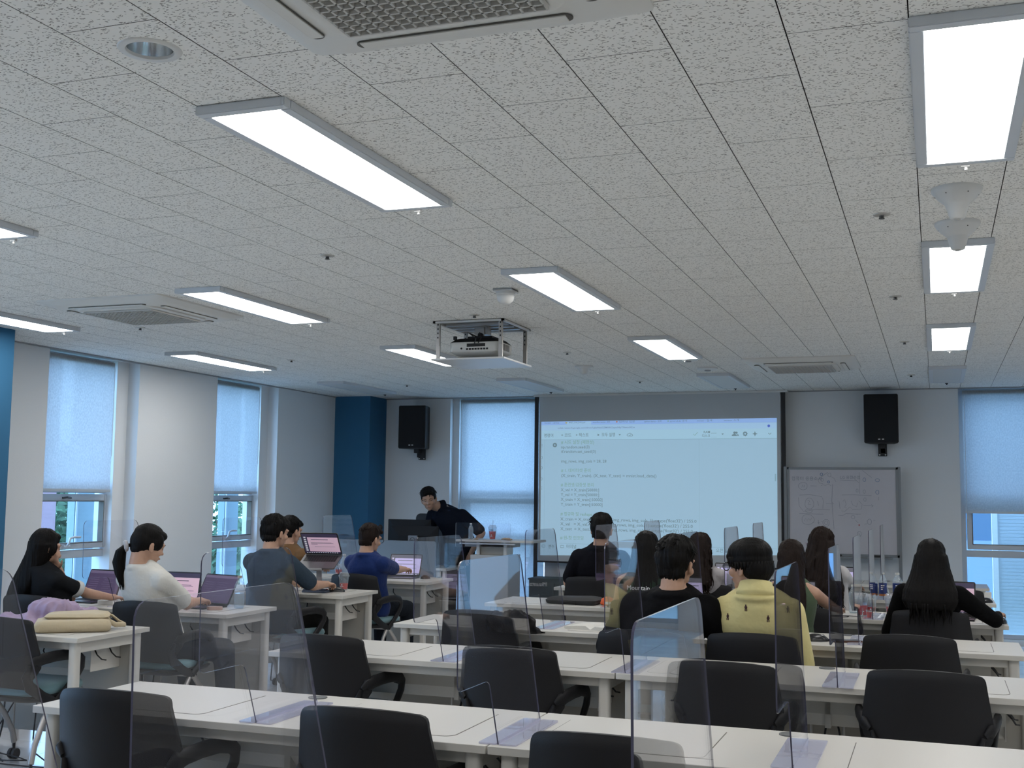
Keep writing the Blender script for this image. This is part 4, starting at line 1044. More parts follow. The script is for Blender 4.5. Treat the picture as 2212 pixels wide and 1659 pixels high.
P14 = person('woman with long straight dark hair in a black long sleeved top, hand on a mouse', (-.045, 7.80), -6, (-.036, 7.62, 1.127), hyaw=-8, hpitch=10, fem=True, s=1.04, handL=(-.28, 8.05, .78), handR=(.36, 8.06, .775), curlR=.6, poleR=(1, -.6, -.9), shirt=cloth('black_knit', (.006, .006, .007)), sleeve=1.9, loose=1.12, hair='long', hm=HBLACK, seed=14,
             shw=.155, hairbase={'curtain': [(0, -.02, .03, .096, .094), (0, -.035, -.05, .112, .092), (0, -.065, -.12, .132, .078), (0, -.105, -.18, .156, .056), (0, -.125, -.24, .160, .046), (0, -.13, -.29, .135, .036)], 'tip': .10})
# ================================================================ FRONT OF THE ROOM
YS = 13.0
SCRW = mat('screen_fabric', (.50, .52, .53), .9)
t = thing('projection_screen', 'large roll down projection screen with black side borders on the front wall', 'projection screen', (-2.98, YS, 0))
MB().box(-1.40, 1.39, 0, .004, .74, 2.655).obj('screen_fabric', SCRW, t)
for x, z0 in ((-1.455, .52), (1.40, .78)): MB().box(x, x + .045, -.006, .01, z0, 2.66).obj('side_border', BLACK, t)
MB().box(-1.43, 1.43, -.012, .014, .722, .742).obj('bottom_bar', BLACK, t, bevel=.003)
MB().box(-1.47, 1.47, -.01, .10, 2.655, ZC - .002).obj('casing', WPL, t)
PRJ = mat('projected_light', (.30, .33, .35), .8, emis=(.30, .50, .66), es=.74)
PBAR = mat('projected_tab_blue', (.25, .3, .4), .8, emis=(.26, .44, .82), es=.74)
PTAB = mat('projected_tab_pale', (.3, .33, .35), .8, emis=(.33, .55, .80), es=.74)
PTOOL = mat('projected_toolbar', (.3, .33, .35), .8, emis=(.33, .56, .72), es=.78)
PK = mat('projected_text', (.08, .1, .11), .8, emis=(.17, .27, .32), es=.7); PG = mat('projected_comment', (.12, .18, .15), .8, emis=(.22, .40, .38), es=.74)
PT = mat('projected_small_text', (.15, .2, .25), .8, emis=(.15, .25, .40), es=.74); PBL = mat('projected_blue_dot', (.1, .15, .4), .8, emis=(.08, .14, .55), es=.7)
PL = mat('projected_line', (.2, .25, .28), .8, emis=(.21, .37, .46), es=.74); PORG = mat('projected_orange', (.5, .2, .1), .8, emis=(.5, .18, .1), es=.6)
pr = thing('projected_image', 'bright projected notebook page with code on the screen', 'projected image', (0, YS - .003, 0))
MB().add([(-4.352, 0, .803), (-1.632, 0, .878), (-1.627, 0, 2.373), (-4.353, 0, 2.361)], [(0, 1, 2, 3)]).obj('page', PRJ, pr)
def rect(x0, x1, z0, z1, m, d=.001, name='bar'): return MB().add([(x0, -d, z0), (x1, -d, z0), (x1, -d, z1), (x0, -d, z1)], [(0, 1, 2, 3)]).obj(name, m, pr)
MB().add([(-4.352, -.0006, 2.320), (-1.6275, -.0006, 2.3237), (-1.627, -.0006, 2.373), (-4.353, -.0006, 2.361)], [(0, 1, 2, 3)]).obj('tab_strip', PBAR, pr)
MB().add([(-4.040, -.0009, 2.320), (-3.745, -.0009, 2.3205), (-3.745, -.0009, 2.358), (-4.040, -.0009, 2.357)], [(0, 1, 2, 3)]).obj('active_tab', PTAB, pr)
rect(-4.351, -1.6285, 2.258, 2.320, PTAB, .0004, 'address_bar'); rect(-4.35, -1.629, 2.150, 2.258, PTOOL, .0004, 'toolbar')
rect(-4.35, -1.629, 2.146, 2.150, PL, name='divider_line'); rect(-4.31, -4.308, .82, 2.146, PL, name='divider_line'); rect(-2.488, -2.486, 1.0, 2.146, PL, name='divider_line'); rect(-4.12, -1.64, .945, .948, PL, name='divider_line')
rect(-1.655, -1.640, 1.68, 1.76, PL, name='scroll_bar')
def ptext(s, x, wd, z, c):
    m = {'g': PG, 'k': PK, 's': PK, 't': PT}[c]; size = {'g': .050, 'k': .048, 's': .036, 't': .026}[c]
    o = text(s, size, m, pr, (x, -.0014, z - size * .32), (pi / 2, 0, 0), extr=0, bold=.0003)
    w = max(v.co.x for v in o.data.vertices) - min(v.co.x for v in o.data.vertices); o.scale = (wd / w, 1, 1)
for q in (
('# 시드 설정 (재현성)', -4.1078, 0.4, 2.1166, 'g'), ('np.random.seed(3)', -4.1073, 0.343, 2.0621, 'k'), ('tf.random.set_seed(3)', -4.1069, 0.422, 2.0094, 'k'),
('img_rows, img_cols = 28, 28', -4.106, 0.544, 1.8968, 'k'), ('# 1. 데이터셋 준비', -4.1052, 0.357, 1.7888, 'g'), ('(X_train, Y_train), (X_test, Y_test) = mnist.load_data()', -4.1048, 1.128, 1.7305, 'k'),
('# 훈련셋/검증셋 분리', -4.107, 0.397, 1.6227, 'g'), ('X_val = X_train[50000:]', -4.1066, 0.461, 1.5645, 'k'), ('Y_val = Y_train[50000:]', -4.1062, 0.461, 1.5093, 'k'),
('X_train = X_train[:50000]', -4.1057, 0.501, 1.4541, 'k'), ('Y_train = Y_train[:50000]', -4.1053, 0.501, 1.3975, 'k'), ('# 정규화 및 reshape', -4.1075, 0.381, 1.2858, 'g'),
("X_train = X_train.reshape(-1, img_rows, img_cols, 1).astype('float32') / 255.0", -4.1086, 1.59, 1.2279, 'k'),
("X_val   = X_val.reshape(-1, img_rows, img_cols, 1).astype('float32') / 255.0", -4.1082, 1.547, 1.1715, 'k'),
("X_test  = X_test.reshape(-1, img_rows, img_cols, 1).astype('float32') / 255.0", -4.1077, 1.547, 1.1151, 'k'),
('# 원-핫 인코딩', -4.11, 0.28, 1.0111, 'g'), ('변수', -4.2544, 0.069, 0.9066, 'k'), ('터미널', -4.0362, 0.116, 0.912, 'k'), ('오전 1', -2.3035, 0.104, 0.9114, 'k'),
('명령어', -4.32, 0.112, 2.197, 'k'), ('+ 코드', -4.1083, 0.124, 2.1999, 'k'), ('+ 텍스트', -3.9309, 0.155, 2.2001, 'k'), ('모두 실행', -3.618, 0.157, 2.2007, 'k'),
('RAM', -2.4354, 0.069, 2.2229, 's'), ('디스크', -2.4539, 0.087, 2.1808, 's'),
('mnist - drive', -4.3136, 0.178, 2.3461, 't'), ('MNIST_CNN_DNN.ipynb', -4.0128, 0.198, 2.3472, 't'), ('tensorflow random - 검색', -3.724, 0.203, 2.3484, 't'), ('딥러닝 입문', -3.414, 0.189, 2.3493, 't'),
('python keras - 검색', -3.1148, 0.197, 2.3502, 't'), ('pytorch.kr 문서', -2.8171, 0.193, 2.3511, 't'), ('mnist - 검색', -2.5098, 0.169, 2.3518, 't'), ('tensor 소개', -2.2073, 0.167, 2.3525, 't'),
('colab.research.google.com/drive/1gkpNzaGZMXRChpmNlpTNwocKEsv', -4.1506, 0.926, 2.2854, 't')): ptext(*q)
def pshape(pts, m, name='icon', c=(0, 0)): return MB().add([(c[0] + a, -.0015, c[1] + b) for a, b in pts], [tuple(range(len(pts)))]).obj(name, m, pr)
def circ(r, n=20, sx=1): return [(r * sx * cos(2 * pi * k / n), r * sin(2 * pi * k / n)) for k in range(n)]
pshape(circ(.026), PK, c=(-4.183, 2.086)); MB().add([(-4.191, -.002, 2.074), (-4.168, -.002, 2.086), (-4.191, -.002, 2.098)], [(0, 1, 2)]).obj('icon', PRJ, pr)
pshape([(-.010, -.014), (.012, 0), (-.010, .014)], PK, c=(-3.655, 2.201)); pshape([(-.013, .006), (0, -.009), (.013, .006)], PK, c=(-3.402, 2.201)); pshape([(-.013, .006), (0, -.009), (.013, .006)], PK, c=(-2.222, 2.200))
def pline(pts, w, m, c=(0, 0), close=False):
    P = [Vector((c[0] + a, -.0016, c[1] + b)) for a, b in pts]; P = P + [P[0]] if close else P
    return MB().tube(P, w, 5, flat=.2, up=(0, 1, 0)).obj('icon', m, pr)
pline([(-.028, -.012), (-.036, -.002), (-.028, .010), (-.014, .012), (-.002, .022), (.012, .016), (.018, .004), (.030, .002), (.032, -.008), (.024, -.013)], .0028, PK, (-3.281, 2.198), True)
pline([(-.010, -.002), (-.003, -.008), (.010, .006)], .0025, PK, (-3.281, 2.198)); pline([(-.024, 0), (-.008, -.016), (.024, .018)], .003, PG, (-2.527, 2.203))
pshape([(a - .010, b + .014) for a, b in circ(.014)], PK, c=(-2.080, 2.2)); pshape([(a + .012, b + .014) for a, b in circ(.012)], PK, c=(-2.080, 2.2))
pshape([(-.042, -.022), (.018, -.022), (.014, -.008), (-.012, .0), (-.038, -.008)], PK, c=(-2.080, 2.2)); pshape([(.022, -.022), (.038, -.022), (.030, -.004), (.020, -.004)], PK, c=(-2.080, 2.2))
pshape([((.028 if k % 4 < 2 else .021) * cos(2 * pi * k / 32), (.028 if k % 4 < 2 else .021) * sin(2 * pi * k / 32)) for k in range(32)], PK, c=(-1.973, 2.201)); MB().add([(-1.973 + a, -.002, 2.201 + b) for a, b in circ(.010)], [tuple(range(20))]).obj('icon', PTOOL, pr)
pshape([((.030 if k % 4 == 0 else (.010 if k % 2 == 0 else .015)) * cos(2 * pi * k / 16), (.030 if k % 4 == 0 else (.010 if k % 2 == 0 else .015)) * sin(2 * pi * k / 16)) for k in range(16)], PK, c=(-1.866, 2.2))
pline([(-.016, .008), (0, -.008), (.016, .008)], .0035, PK, (-1.705, 2.2)); pshape(circ(.015), PBL, c=(-1.715, 2.286))
pshape(circ(.009), PORG, c=(-3.437, 2.350)); pshape(circ(.008, sx=1.5), mat('projected_yellow', (.4, .3, .1), .8, emis=(.5, .4, .1), es=.6), c=(-4.045, 2.345)); pshape(circ(.008), PG, c=(-2.838, 2.352))
for x in (-4.313, -4.086): pline([(-.018, -.013), (.018, -.013), (.018, .013), (-.018, .013)], .0028, PK, (x, .911), True)
rect(-2.352, -2.29, 2.209, 2.212, PK, .0015); rect(-2.352, -2.29, 2.166, 2.168, PL, .0015)
for z, k in ((2.065, 0), (1.94, 1), (1.82, 2), (1.69, 1), (1.57, 0)):
    for q in range(3 if k == 0 else 1): pline([(.0, q * .014), (.010, q * .014)] if k == 0 else [(-.004, -.014), (.008, -.014), (.010, .012), (-.004, .016)], .0022, PK, (-4.346, z))

# whiteboard on its stand
WBM = mat('whiteboard_face', (.50, .49, .52), .35, var=.04, vscale=3)
t = thing('whiteboard', 'freestanding whiteboard with faint marker diagrams right of the screen', 'whiteboard', (-.94, 12.93, 0))
MB().box(-.555, .545, 0, .012, .915, 1.808).obj('board', WBM, t)
m = MB()
for a, b, c, d in ((-.575, -.553, .89, 1.832), (.543, .568, .89, 1.832), (-.575, .568, 1.806, 1.832), (-.575, .568, .89, .917)): m.box(a, b, -.010, .02, c, d)
m.obj('frame', mat('whiteboard_frame', (.20, .22, .24), .4, metal=.4), t, bevel=.003)
for x in (-.595, .575): MB().box(x - .017, x + .017, -.002, .03, .10, 1.838).obj('post', MATS['whiteboard_frame'], t, bevel=.004)
for x in (-.595, .575): MB().box(x - .02, x + .02, -.28, .20, .06, .10).obj('base_foot', MATS['whiteboard_frame'], t, bevel=.006)
MB().box(-.50, .50, -.07, -.008, .872, .888).obj('pen_tray', MATS['whiteboard_frame'], t, bevel=.003)
for x in (-.07, .36): tag(MB().box(-.055, .055, -.05, -.02, 0, .022).obj('board_eraser', BLACK, None, (-.94 + x, 12.93, .888), bevel=.004), 'black eraser on the whiteboard tray, %s one' % ('left' if x < 0 else 'right'), 'eraser')
INK = mat('faint_black_marker', (.24, .25, .29), .6); INB = mat('blue_marker', (.12, .2, .34), .6); INR = mat('red_marker', (.4, .08, .08), .6); INP = mat('purple_marker', (.25, .10, .2), .6)
def WBp(x, y): return (-.551 + (x - 225) * .001377, 1.805 - (y - 672) * .001438)
def ink(pts, mt_=INK, w=.0016, close=False):
    P = [Vector((WBp(a, b)[0], -.0012, WBp(a, b)[1])) for a, b in pts]; P = P + [P[0]] if close else P
    MB().tube(P, w, 4, flat=.15, up=(0, 1, 0)).obj('marker_line', mt_, t)
def oval(x, y, a, b, mt_=INK, w=.0016, seed=0): ink([(x + a * cos(.4 + 2 * pi * k / 18) * (1 + .06 * sin(k + seed)), y + b * sin(.4 + 2 * pi * k / 18)) for k in range(20)], mt_, w)
oval(328, 795, 34, 28); ink([(318, 806), (326, 785), (332, 804)]); ink([(338, 786), (340, 804)]); ink([(385, 793), (432, 794)]); ink([(552, 780), (545, 900), (558, 1110)], w=.002)
ink([(300, 862), (380, 858), (470, 872), (482, 905), (476, 960)]); ink([(292, 880), (296, 940), (330, 985), (420, 968), (530, 968)]); ink([(298, 1000), (480, 1002)]); oval(375, 925, 34, 42, seed=2); ink([(362, 900), (378, 905), (366, 930), (385, 932)]); oval(372, 978, 26, 14)
ink([(436, 905), (446, 940)]); ink([(500, 925), (560, 926), (548, 915)]); oval(362, 1044, 48, 38, seed=3); ink([(334, 1055), (345, 1035), (356, 1052), (368, 1036), (380, 1050), (392, 1030)]); oval(500, 1066, 24, 26, w=.002); oval(500, 1066, 13, 14)
ink([(440, 1045), (446, 1078), (434, 1062), (452, 1064)], w=.0022); ink([(468, 1055), (470, 1058)], w=.003)
oval(530, 710, 12, 14); ink([(540, 722), (565, 735), (578, 762)]); ink([(518, 690), (470, 725), (445, 750), (452, 772), (480, 775)]); oval(474, 748, 10, 12); oval(470, 706, 9, 10, INB, .003); oval(523, 763, 8, 8, INB, .003)
oval(790, 745, 10, 14, INB, .002); oval(886, 748, 15, 12, INB, .002); oval(884, 836, 12, 16, INB, .002); ink([(776, 676), (845, 730)]); ink([(752, 690), (752, 850)]); ink([(700, 725), (752, 770)])
oval(735, 825, 8, 12); oval(788, 832, 8, 14); oval(792, 890, 9, 14); ink([(892, 870), (892, 895)]); ink([(620, 858), (720, 856), (840, 862)]); ink([(628, 905), (640, 890), (652, 925), (640, 950), (655, 955)]); ink([(690, 900), (700, 930), (730, 945), (735, 915)])
ink([(745, 900), (770, 925), (765, 960), (700, 965), (680, 945), (640, 980), (615, 975)]); ink([(780, 935), (852, 936), (838, 925)]); ink([(852, 936), (840, 945)]); ink([(590, 1008), (625, 1010), (650, 995), (760, 998)]); ink([(600, 905), (605, 960)])
oval(702, 1020, 13, 13); ink([(715, 1040), (740, 1062)]); ink([(728, 1000), (735, 1000)]); oval(822, 1053, 15, 20, w=.002); ink([(785, 1072), (805, 1066)]); ink([(850, 1040), (865, 1040)]); oval(746, 1142, 15, 18, w=.002); ink([(740, 1135), (758, 1165)]); oval(746, 1078, 3, 4, INR, .003)
ink([(345, 1215), (350, 1245), (360, 1212), (372, 1240), (380, 1215)], INP, .002); ink([(345, 1225), (385, 1225)], INP, .002); ink([(465, 790), (480, 785), (500, 788), (520, 780), (540, 790)])
text('컴퓨터 응용소사', .048, INK, t, (WBp(240, 750)[0], -.0015, WBp(240, 750)[1]), (pi / 2, 0, 0), extr=0); text('LG 융합수업', .040, INK, t, (WBp(610, 738)[0], -.0015, WBp(610, 738)[1]), (pi / 2, 0, 0), extr=0); ink([(612, 748), (735, 752)])

# loudspeakers
def speaker(label, x, y, z, rz, tilt):
    t = thing('loudspeaker', label, 'speaker', (x, y, z), rz, 'black wall speakers')
    MB().prism([(-.175, -.14), (.175, -.14), (.13, .13), (-.13, .13)], 'z', 0, .52).obj('cabinet', mat('speaker_black', (.008, .009, .012), .55), t, bevel=.008)
    MB().box(-.165, .165, -.150, -.139, .01, .51).obj('grille', mat('speaker_grille', (.006, .007, .009), .8, bump=.5, bscale=500), t, bevel=.004)
    for q in (-.02, .018): MB().box(q - .012, q + .010, -.153, -.150, .034, .046).obj('badge', WPL, t)
    b = MB(); b.box(-.03, .03, .02, .10, -.05, 0); b.box(.0, .09, .10, .118, -.13, .06) if rz else b.box(-.045, .045, .10, .118, -.13, .06)
    b.tube([(0, .05, -.03), (.04 if rz else 0, .11, -.04)], .012, 8); b.box(-.02, .03, .10, .21 if rz else .152, -.10, -.04); b.obj('wall_bracket', BLACK, t, bevel=.003)
    for sx in (-.03, .03): MB().tube([(sx + (.045 if rz else 0), .099, -.115), (sx + (.045 if rz else 0), .095, -.115)], .008, 10).obj('screw', WPL, t)
speaker('black wall loudspeaker near the blue corner column, turned to the room', -5.95, 12.95, 2.045, R(3), 0)
speaker('black wall loudspeaker above the whiteboard', -.53, 13.0, 2.085, 0, 0)

# lecturer's desk with privacy screen, monitors, microphone
DSK = thing('teacher_desk', "lecturer's desk with a grey privacy screen", 'desk', (-6.25, 11.38, 0))
MB().box(0, 1.40, 0, .62, .695, .72).obj('tabletop', WHITE, DSK, bevel=.002)
for x in (.02, 1.33):
    for y in (.02, .55): MB().box(x, x + .05, y, y + .05, 0, .695).obj('leg', METALW, DSK, bevel=.006)
MB().box(.05, 1.35, .02, .045, .63, .695).obj('apron', METALW, DSK)
MB().prism(rrect(.0, 1.28, .60, 1.0, .03, 4, (1, 1, 0, 0)), 'y', -.012, .006).obj('privacy_screen', glassy('frosted_panel', (.62, .66, .70), 1.45, haze=.62, hazecol=(.24, .28, .32), rough=.3), DSK)
def monitor(label, x, y, zt, w, h, rz, logo):
    t = thing('monitor', label, 'monitor', (x, y, .72), rz)
    MB().rings([[(a, b, c) for a, c in rrect(-w / 2 + i, w / 2 - i, zt - .72 - h + i, zt - .72 - i, .006, 2)] for b, i in ((-.03, .10), (-.018, .03), (-.012, .0), (.006, 0))]).obj('housing', mat('monitor_shell', (.010, .011, .013), .6, spec=.2), t)
    MB().box(-w / 2 + .01, w / 2 - .01, .0062, .0075, zt - .72 - h + .01, zt - .72 - .01).obj('screen_glass', BLACKG, t)
    MB().box(-.055, .055, -.055, -.03, .02, zt - .72 - .10).obj('stand', mat('stand_grey', (.20, .21, .23), .45, metal=.4), t, bevel=.004)
    MB().box(-.12, .12, -.12, .09, 0, .012).obj('stand_base', MATS['stand_grey'], t, bevel=.006)
    if logo:
        MB().lathe([(.026, 0), (.030, .002), (.030, .003), (.026, .003)], n=28, cap=False).obj('logo_ring', BLACKG, t, smooth=False).matrix_local = Matrix.Translation((0, -.0555, zt - .72 - .15)) @ Matrix.Rotation(pi / 2, 4, 'X')
        text('DELL', .018, BLACKG, t, (-.022, -.0575, zt - .72 - .157), (pi / 2, 0, 0), name='logo')
    return t
monitor('black monitor seen from the back with a round maker badge, nearer one', -5.32, 11.60, 1.150, .56, .33, 0, True)
monitor('black monitor behind the other one on the lecturer desk', -5.50, 11.86, 1.215, .52, .31, 0, False)
t = thing('microphone', 'black gooseneck microphone on the lecturer desk', 'microphone', (-5.66, 11.47, .72))
MB().cyl((0, 0), .045, 0, .02, 20).obj('base', BLACK, t); MB().tube([(0, 0, .02), (.01, 0, .15), (.0, 0, .30), (-.005, -.01, .38)], .005, 8).obj('gooseneck', BLACK, t)
MB().ell((-.005, -.012, .41), (.026, .026, .034)).obj('foam_windscreen', BLACK, t, smooth=True)
t = thing('keyboard', 'dark object with cable at the right end of the lecturer desk', 'headset', (-5.02, 11.60, .72))
MB().tube([(-.08, 0, .015), (-.03, .04, .03), (.04, .03, .03), (.09, -.02, .015)], .012, 8).obj('band', BLACK, t); MB().ell((-.08, 0, .022), (.03, .03, .02)).obj('ear_pad', BLACK, t); MB().ell((.09, -.02, .022), (.03, .03, .02)).obj('ear_pad', BLACK, t)
t.name = 'headset'; t['label'] = 'black headset at the right end of the lecturer desk'
# mesh backed chair behind the lecturer
t = thing('swivel_chair', 'dark swivel chair behind the lecturer', 'chair', (-5.60, 12.42, 0), R(175))
MB().rings([[(a, -.24 + .02 * abs(a) , c) for a, c in rrect(-.20, .20, .62, 1.27, .06)], [(a, -.20 + .02 * abs(a), c) for a, c in rrect(-.20, .20, .62, 1.27, .06)]]).obj('backrest', BLACK, t, smooth=40)
MB().rings([[(a, b, z) for a, b in rrect(-.24, .24, -.22, .24, .08)] for z in (.43, .50)]).obj('seat', BLACK, t, smooth=40)
MB().tube([(0, -.20, .46), (0, -.27, .55), (0, -.25, .75)], .02, 8).obj('back_stem', BLACK, t); MB().cyl((0, 0), .025, .08, .43, 12).obj('column', BLACK, t)
for k in range(5):
    a = 2 * pi * k / 5; l = MB().tube([(0, 0, .10), (.28 * cos(a), .28 * sin(a), .065)], [.024, .015], 8).obj('leg', BLACK, t); MB().tube([(.28 * cos(a) - .02, .28 * sin(a), .028), (.28 * cos(a) + .02, .28 * sin(a), .028)], .028, 12).obj('caster', BLACK, l)
# podium
t = thing('podium', 'white standing lectern with a side shelf and clear acrylic front', 'lectern', (-4.72, 11.30, 0))
MB().box(0, .86, .01, .42, 1.008, 1.032).obj('tabletop', WHITE, t, bevel=.003); MB().box(.05, .66, -.004, .03, .985, .999).obj('front_rail', ALU, t, bevel=.002)
MB().box(.16, .58, .03, .40, .02, .875).obj('cabinet', mat('podium_grey', (.40, .41, .42), .5), t, bevel=.004); MB().box(.24, .50, .12, .34, .875, 1.008).obj('neck', PANELB, t, bevel=.004)
for x in (.20, .50): MB().box(x, x + .035, .10, .30, .875, 1.008).obj('bracket', WPL, t, bevel=.003)
MB().box(.06, .60, .12, .34, .955, 1.006).obj('drawer', GREY, t, bevel=.004)
MB().prism(rrect(.01, .615, .955, 1.205, .012, 3), 'y', -.010, -.005, 0, 1).obj('acrylic_front', [ACR, mat('acrylic_light_edge', (.55, .6, .62), .2)], t)
t = thing('low_cabinet', 'dark low cabinet under the left end of the screen', 'cabinet', (-4.36, 12.62, 0))
MB().box(0, .62, 0, .34, .04, .545).obj('body', mat('slate_cabinet', (.08, .095, .10), .6), t, bevel=.004); MB().box(-.01, .63, -.01, .35, .545, .565).obj('top', MATS['slate_cabinet'], t, bevel=.003); MB().box(.302, .306, -.004, 0, .08, .52).obj('door_gap', BLACK, t)
# ================================================================ SMALL THINGS
RED = glassy('red_drink', (.55, .03, .03), 1.33, haze=.8, hazecol=(.85, .03, .03), rough=.05)
WATER = glassy('water', (.85, .90, .93), 1.33, haze=.06, hazecol=(.7, .8, .85))
LIDM = glassy('clear_lid', (.88, .9, .92), 1.45, haze=.22, hazecol=(.75, .8, .84), rough=.1)
PET = glassy('pet_bottle', (.88, .92, .95), 1.6, haze=.18, hazecol=(.8, .88, .92), rough=.05)
CAPW = mat('bottle_cap', (.55, .55, .52), .5); LBLUE = mat('blue_label', (.012, .03, .15), .45); LORG = mat('orange_label', (.38, .13, .03), .5); PRINT = mat('white_print', (.7, .7, .7), .6)
def bottle(label, x, y, z, h=.205, r=.031, blue=False, band=None, water=.6, cap=CAPW):
    t = thing('water_bottle', label, 'bottle', (x, y, z), group='plastic water bottles')
    prof = [(.001, .004), (r * .8, 0), (r, .012)] + [(r * (1 - .04 * (k % 2)), .012 + (h * .62 - .012) * k / 10) for k in range(11)] + [(r, h * .66), (r * .8, h * .76), (r * .42, h * .88), (r * .40, h * .93)]
    MB().lathe(prof, n=24, cap=False).obj('body', PET, t, smooth=50)
    MB().cyl((0, 0), r * .46, h * .925, h, 16).obj('cap', cap, t, bevel=.001)
    MB().lathe([(.001, .005), (r * .92, .008), (r * .92, h * .62 * water), (.001, h * .62 * water)], n=20, cap=False).obj('water', WATER, t, smooth=30)
    if blue:
        MB().lathe([(r * 1.015, h * .20), (r * 1.015, h * .60)], n=24, cap=False).obj('label', LBLUE, t, smooth=True); MB().lathe([(r * 1.018, h * .12), (r * 1.018, h * .20)], n=24, cap=False).obj('label_band', LORG, t, smooth=True)
        m = MB()
        for q in range(3): m.box(-.014, .012 - .004 * q, -r * 1.04, -r * 1.01, h * (.50 - .07 * q), h * (.53 - .07 * q))
        m.obj('label_print', PRINT, t)
    return t
def cup(label, x, y, z, h=.118, r=.044, fill=.52, straw=0, small=False, tilt=0):
    t = thing('iced_drink', label, 'cup', (x, y, z), group='clear cups with red drink')
    MB().lathe([(.001, .002), (r * .68, 0), (r * .70, .004), (r, h), (r * 1.05, h + .002), (r * 1.05, h + .006), (r * .985, h + .004), (r * .69, .007), (.001, .006)], n=28, cap=False).obj('cup', CLEAR, t, smooth=50)
    f = r * .68 + (r * .32) * fill * .97
    MB().lathe([(.001, .008), (r * .655, .008), (f - .001, h * fill), (.001, h * fill)], n=24, cap=False).obj('drink', RED, t, smooth=30)
    if not small:
        MB().lathe([(r * 1.06, h + .004), (r * 1.08, h + .010), (r * .95, h + .018), (r * .80, h + .034), (r * .74, h + .036), (.001, h + .036)], n=24, cap=False).obj('lid', LIDM, t, smooth=50)
        g = random.Random(int(abs(x) * 100)); m = MB()
        for q in range(9): m.box(-.009, .009, -.009, .009, -.008, .008, M=Matrix.Translation((g.uniform(-.5, .5) * r, g.uniform(-.5, .5) * r, h * g.uniform(fill - .05, .92))) @ Euler((g.uniform(0, 3), g.uniform(0, 3), 0)).to_matrix().to_4x4())
        m.obj('ice', CLEAR, t, bevel=.002)['kind'] = 'stuff'
        a = f * .93 * 1.02
        m = MB(); m.box(-.004, .004, -a - .004, -a + .003, h * .36, h * .44); m.box(-.002, .002, -a - .004, -a + .003, h * .44, h * .48); m.box(-.011, .011, -a - .003, -a + .004, h * .27, h * .30); m.obj('emblem', PRINT, t)
    if straw: MB().tube([(0, 0, h * .2), (straw * .3, .0, h), (straw, 0, h + .085)], .0035, 8).obj('straw', LIDM, t)
    return t
zt = DH + .0005
bottle('clear water bottle on the windowsill side desk behind the woman with long black hair', -5.965, 6.90, zt, .20, .032, water=.9)
bottle('clear water bottle right of the ponytailed woman at the laptop', -4.37, 6.76, zt, .215, .034, water=.75, cap=mat('beige_cap', (.45, .40, .32), .5))
bottle('clear water bottle behind the red drink on the navy shirted student desk', -5.20, 9.78, zt, .21, .034, water=.1)
bottle('tall clear bottle standing on the podium top', -4.585, 11.40, 1.0325, .165, .026, water=.8)
bottle('blue labelled bottle left in the row before the woman in black', -.475, 9.66, zt, .19, .028, blue=True)
bottle('blue labelled bottle with orange band, middle one of three', -.405, 9.60, zt, .205, .030, blue=True)
bottle('blue labelled bottle right beside the shoulder of the woman in black', -.30, 9.68, zt, .20, .036, blue=True)
bottle('clear empty bottle at the left of the red cups', -.545, 8.32, zt, .19, .030, water=.05)
cup('red iced drink on the desk by the black mouse', -4.475, 8.42, zt, .105, .042, straw=.0)
cup('red iced drink at the hand of the person in brown', -5.235, 9.74, zt, .085, .036, fill=.8)
cup('red iced drink on the podium top', -4.35, 11.42, 1.0325, .115, .042, fill=.75, straw=.005)
cup('red iced drink, left of the cups in front of the woman in black', -.475, 8.14, zt, .115, .038, fill=.62)
cup('red iced drink, second from the left of the cups', -.425, 8.20, zt, .105, .037, fill=.55)
cup('large red iced drink nearest the elbow of the woman in black', -.285, 8.13, zt, .120, .050, fill=.58, straw=-.035)
cup('small sample cup of red drink in front of the others', -.425, 7.98, zt, .050, .020, fill=.85, small=True)
# plastic bag
t = thing('plastic_bag', 'crumpled clear plastic bag beside the big red drink', 'bag', (-.36, 8.03, zt)); g = random.Random(3); m = MB()
for q in range(16):
    a = g.uniform(0, 6.28); p = Vector((.05 * cos(a) * g.random(), .035 * sin(a) * g.random(), .004)); m.add([p, p + Vector((g.uniform(-.05, .05), g.uniform(-.03, .03), g.uniform(.0, .035))), p + Vector((g.uniform(-.05, .05), g.uniform(-.03, .03), g.uniform(.01, .04))), p + Vector((g.uniform(-.04, .04), .01, 0))], [(0, 1, 2), (0, 2, 3)])
m.obj('film', LIDM, t); 
t = thing('snack', 'flat biscuit pack on the podium top', 'snack', (-4.17, 11.36, 1.0325)); MB().ell((0, 0, .010), (.065, .03, .010)).obj('wrapper', mat('biscuit', (.42, .25, .12), .6, var=.3, vscale=60), t, smooth=True); MB().ell((0, -.005, .018), (.045, .02, .006)).obj('biscuit', mat('biscuit_light', (.5, .34, .18), .7), t, smooth=True)
t = thing('snack', 'small crumb on the podium beside the tall bottle', 'snack', (-4.50, 11.34, 1.0325)); MB().ell((0, 0, .006), (.026, .02, .007)).obj('crumb', MATS['biscuit'], t, smooth=True)

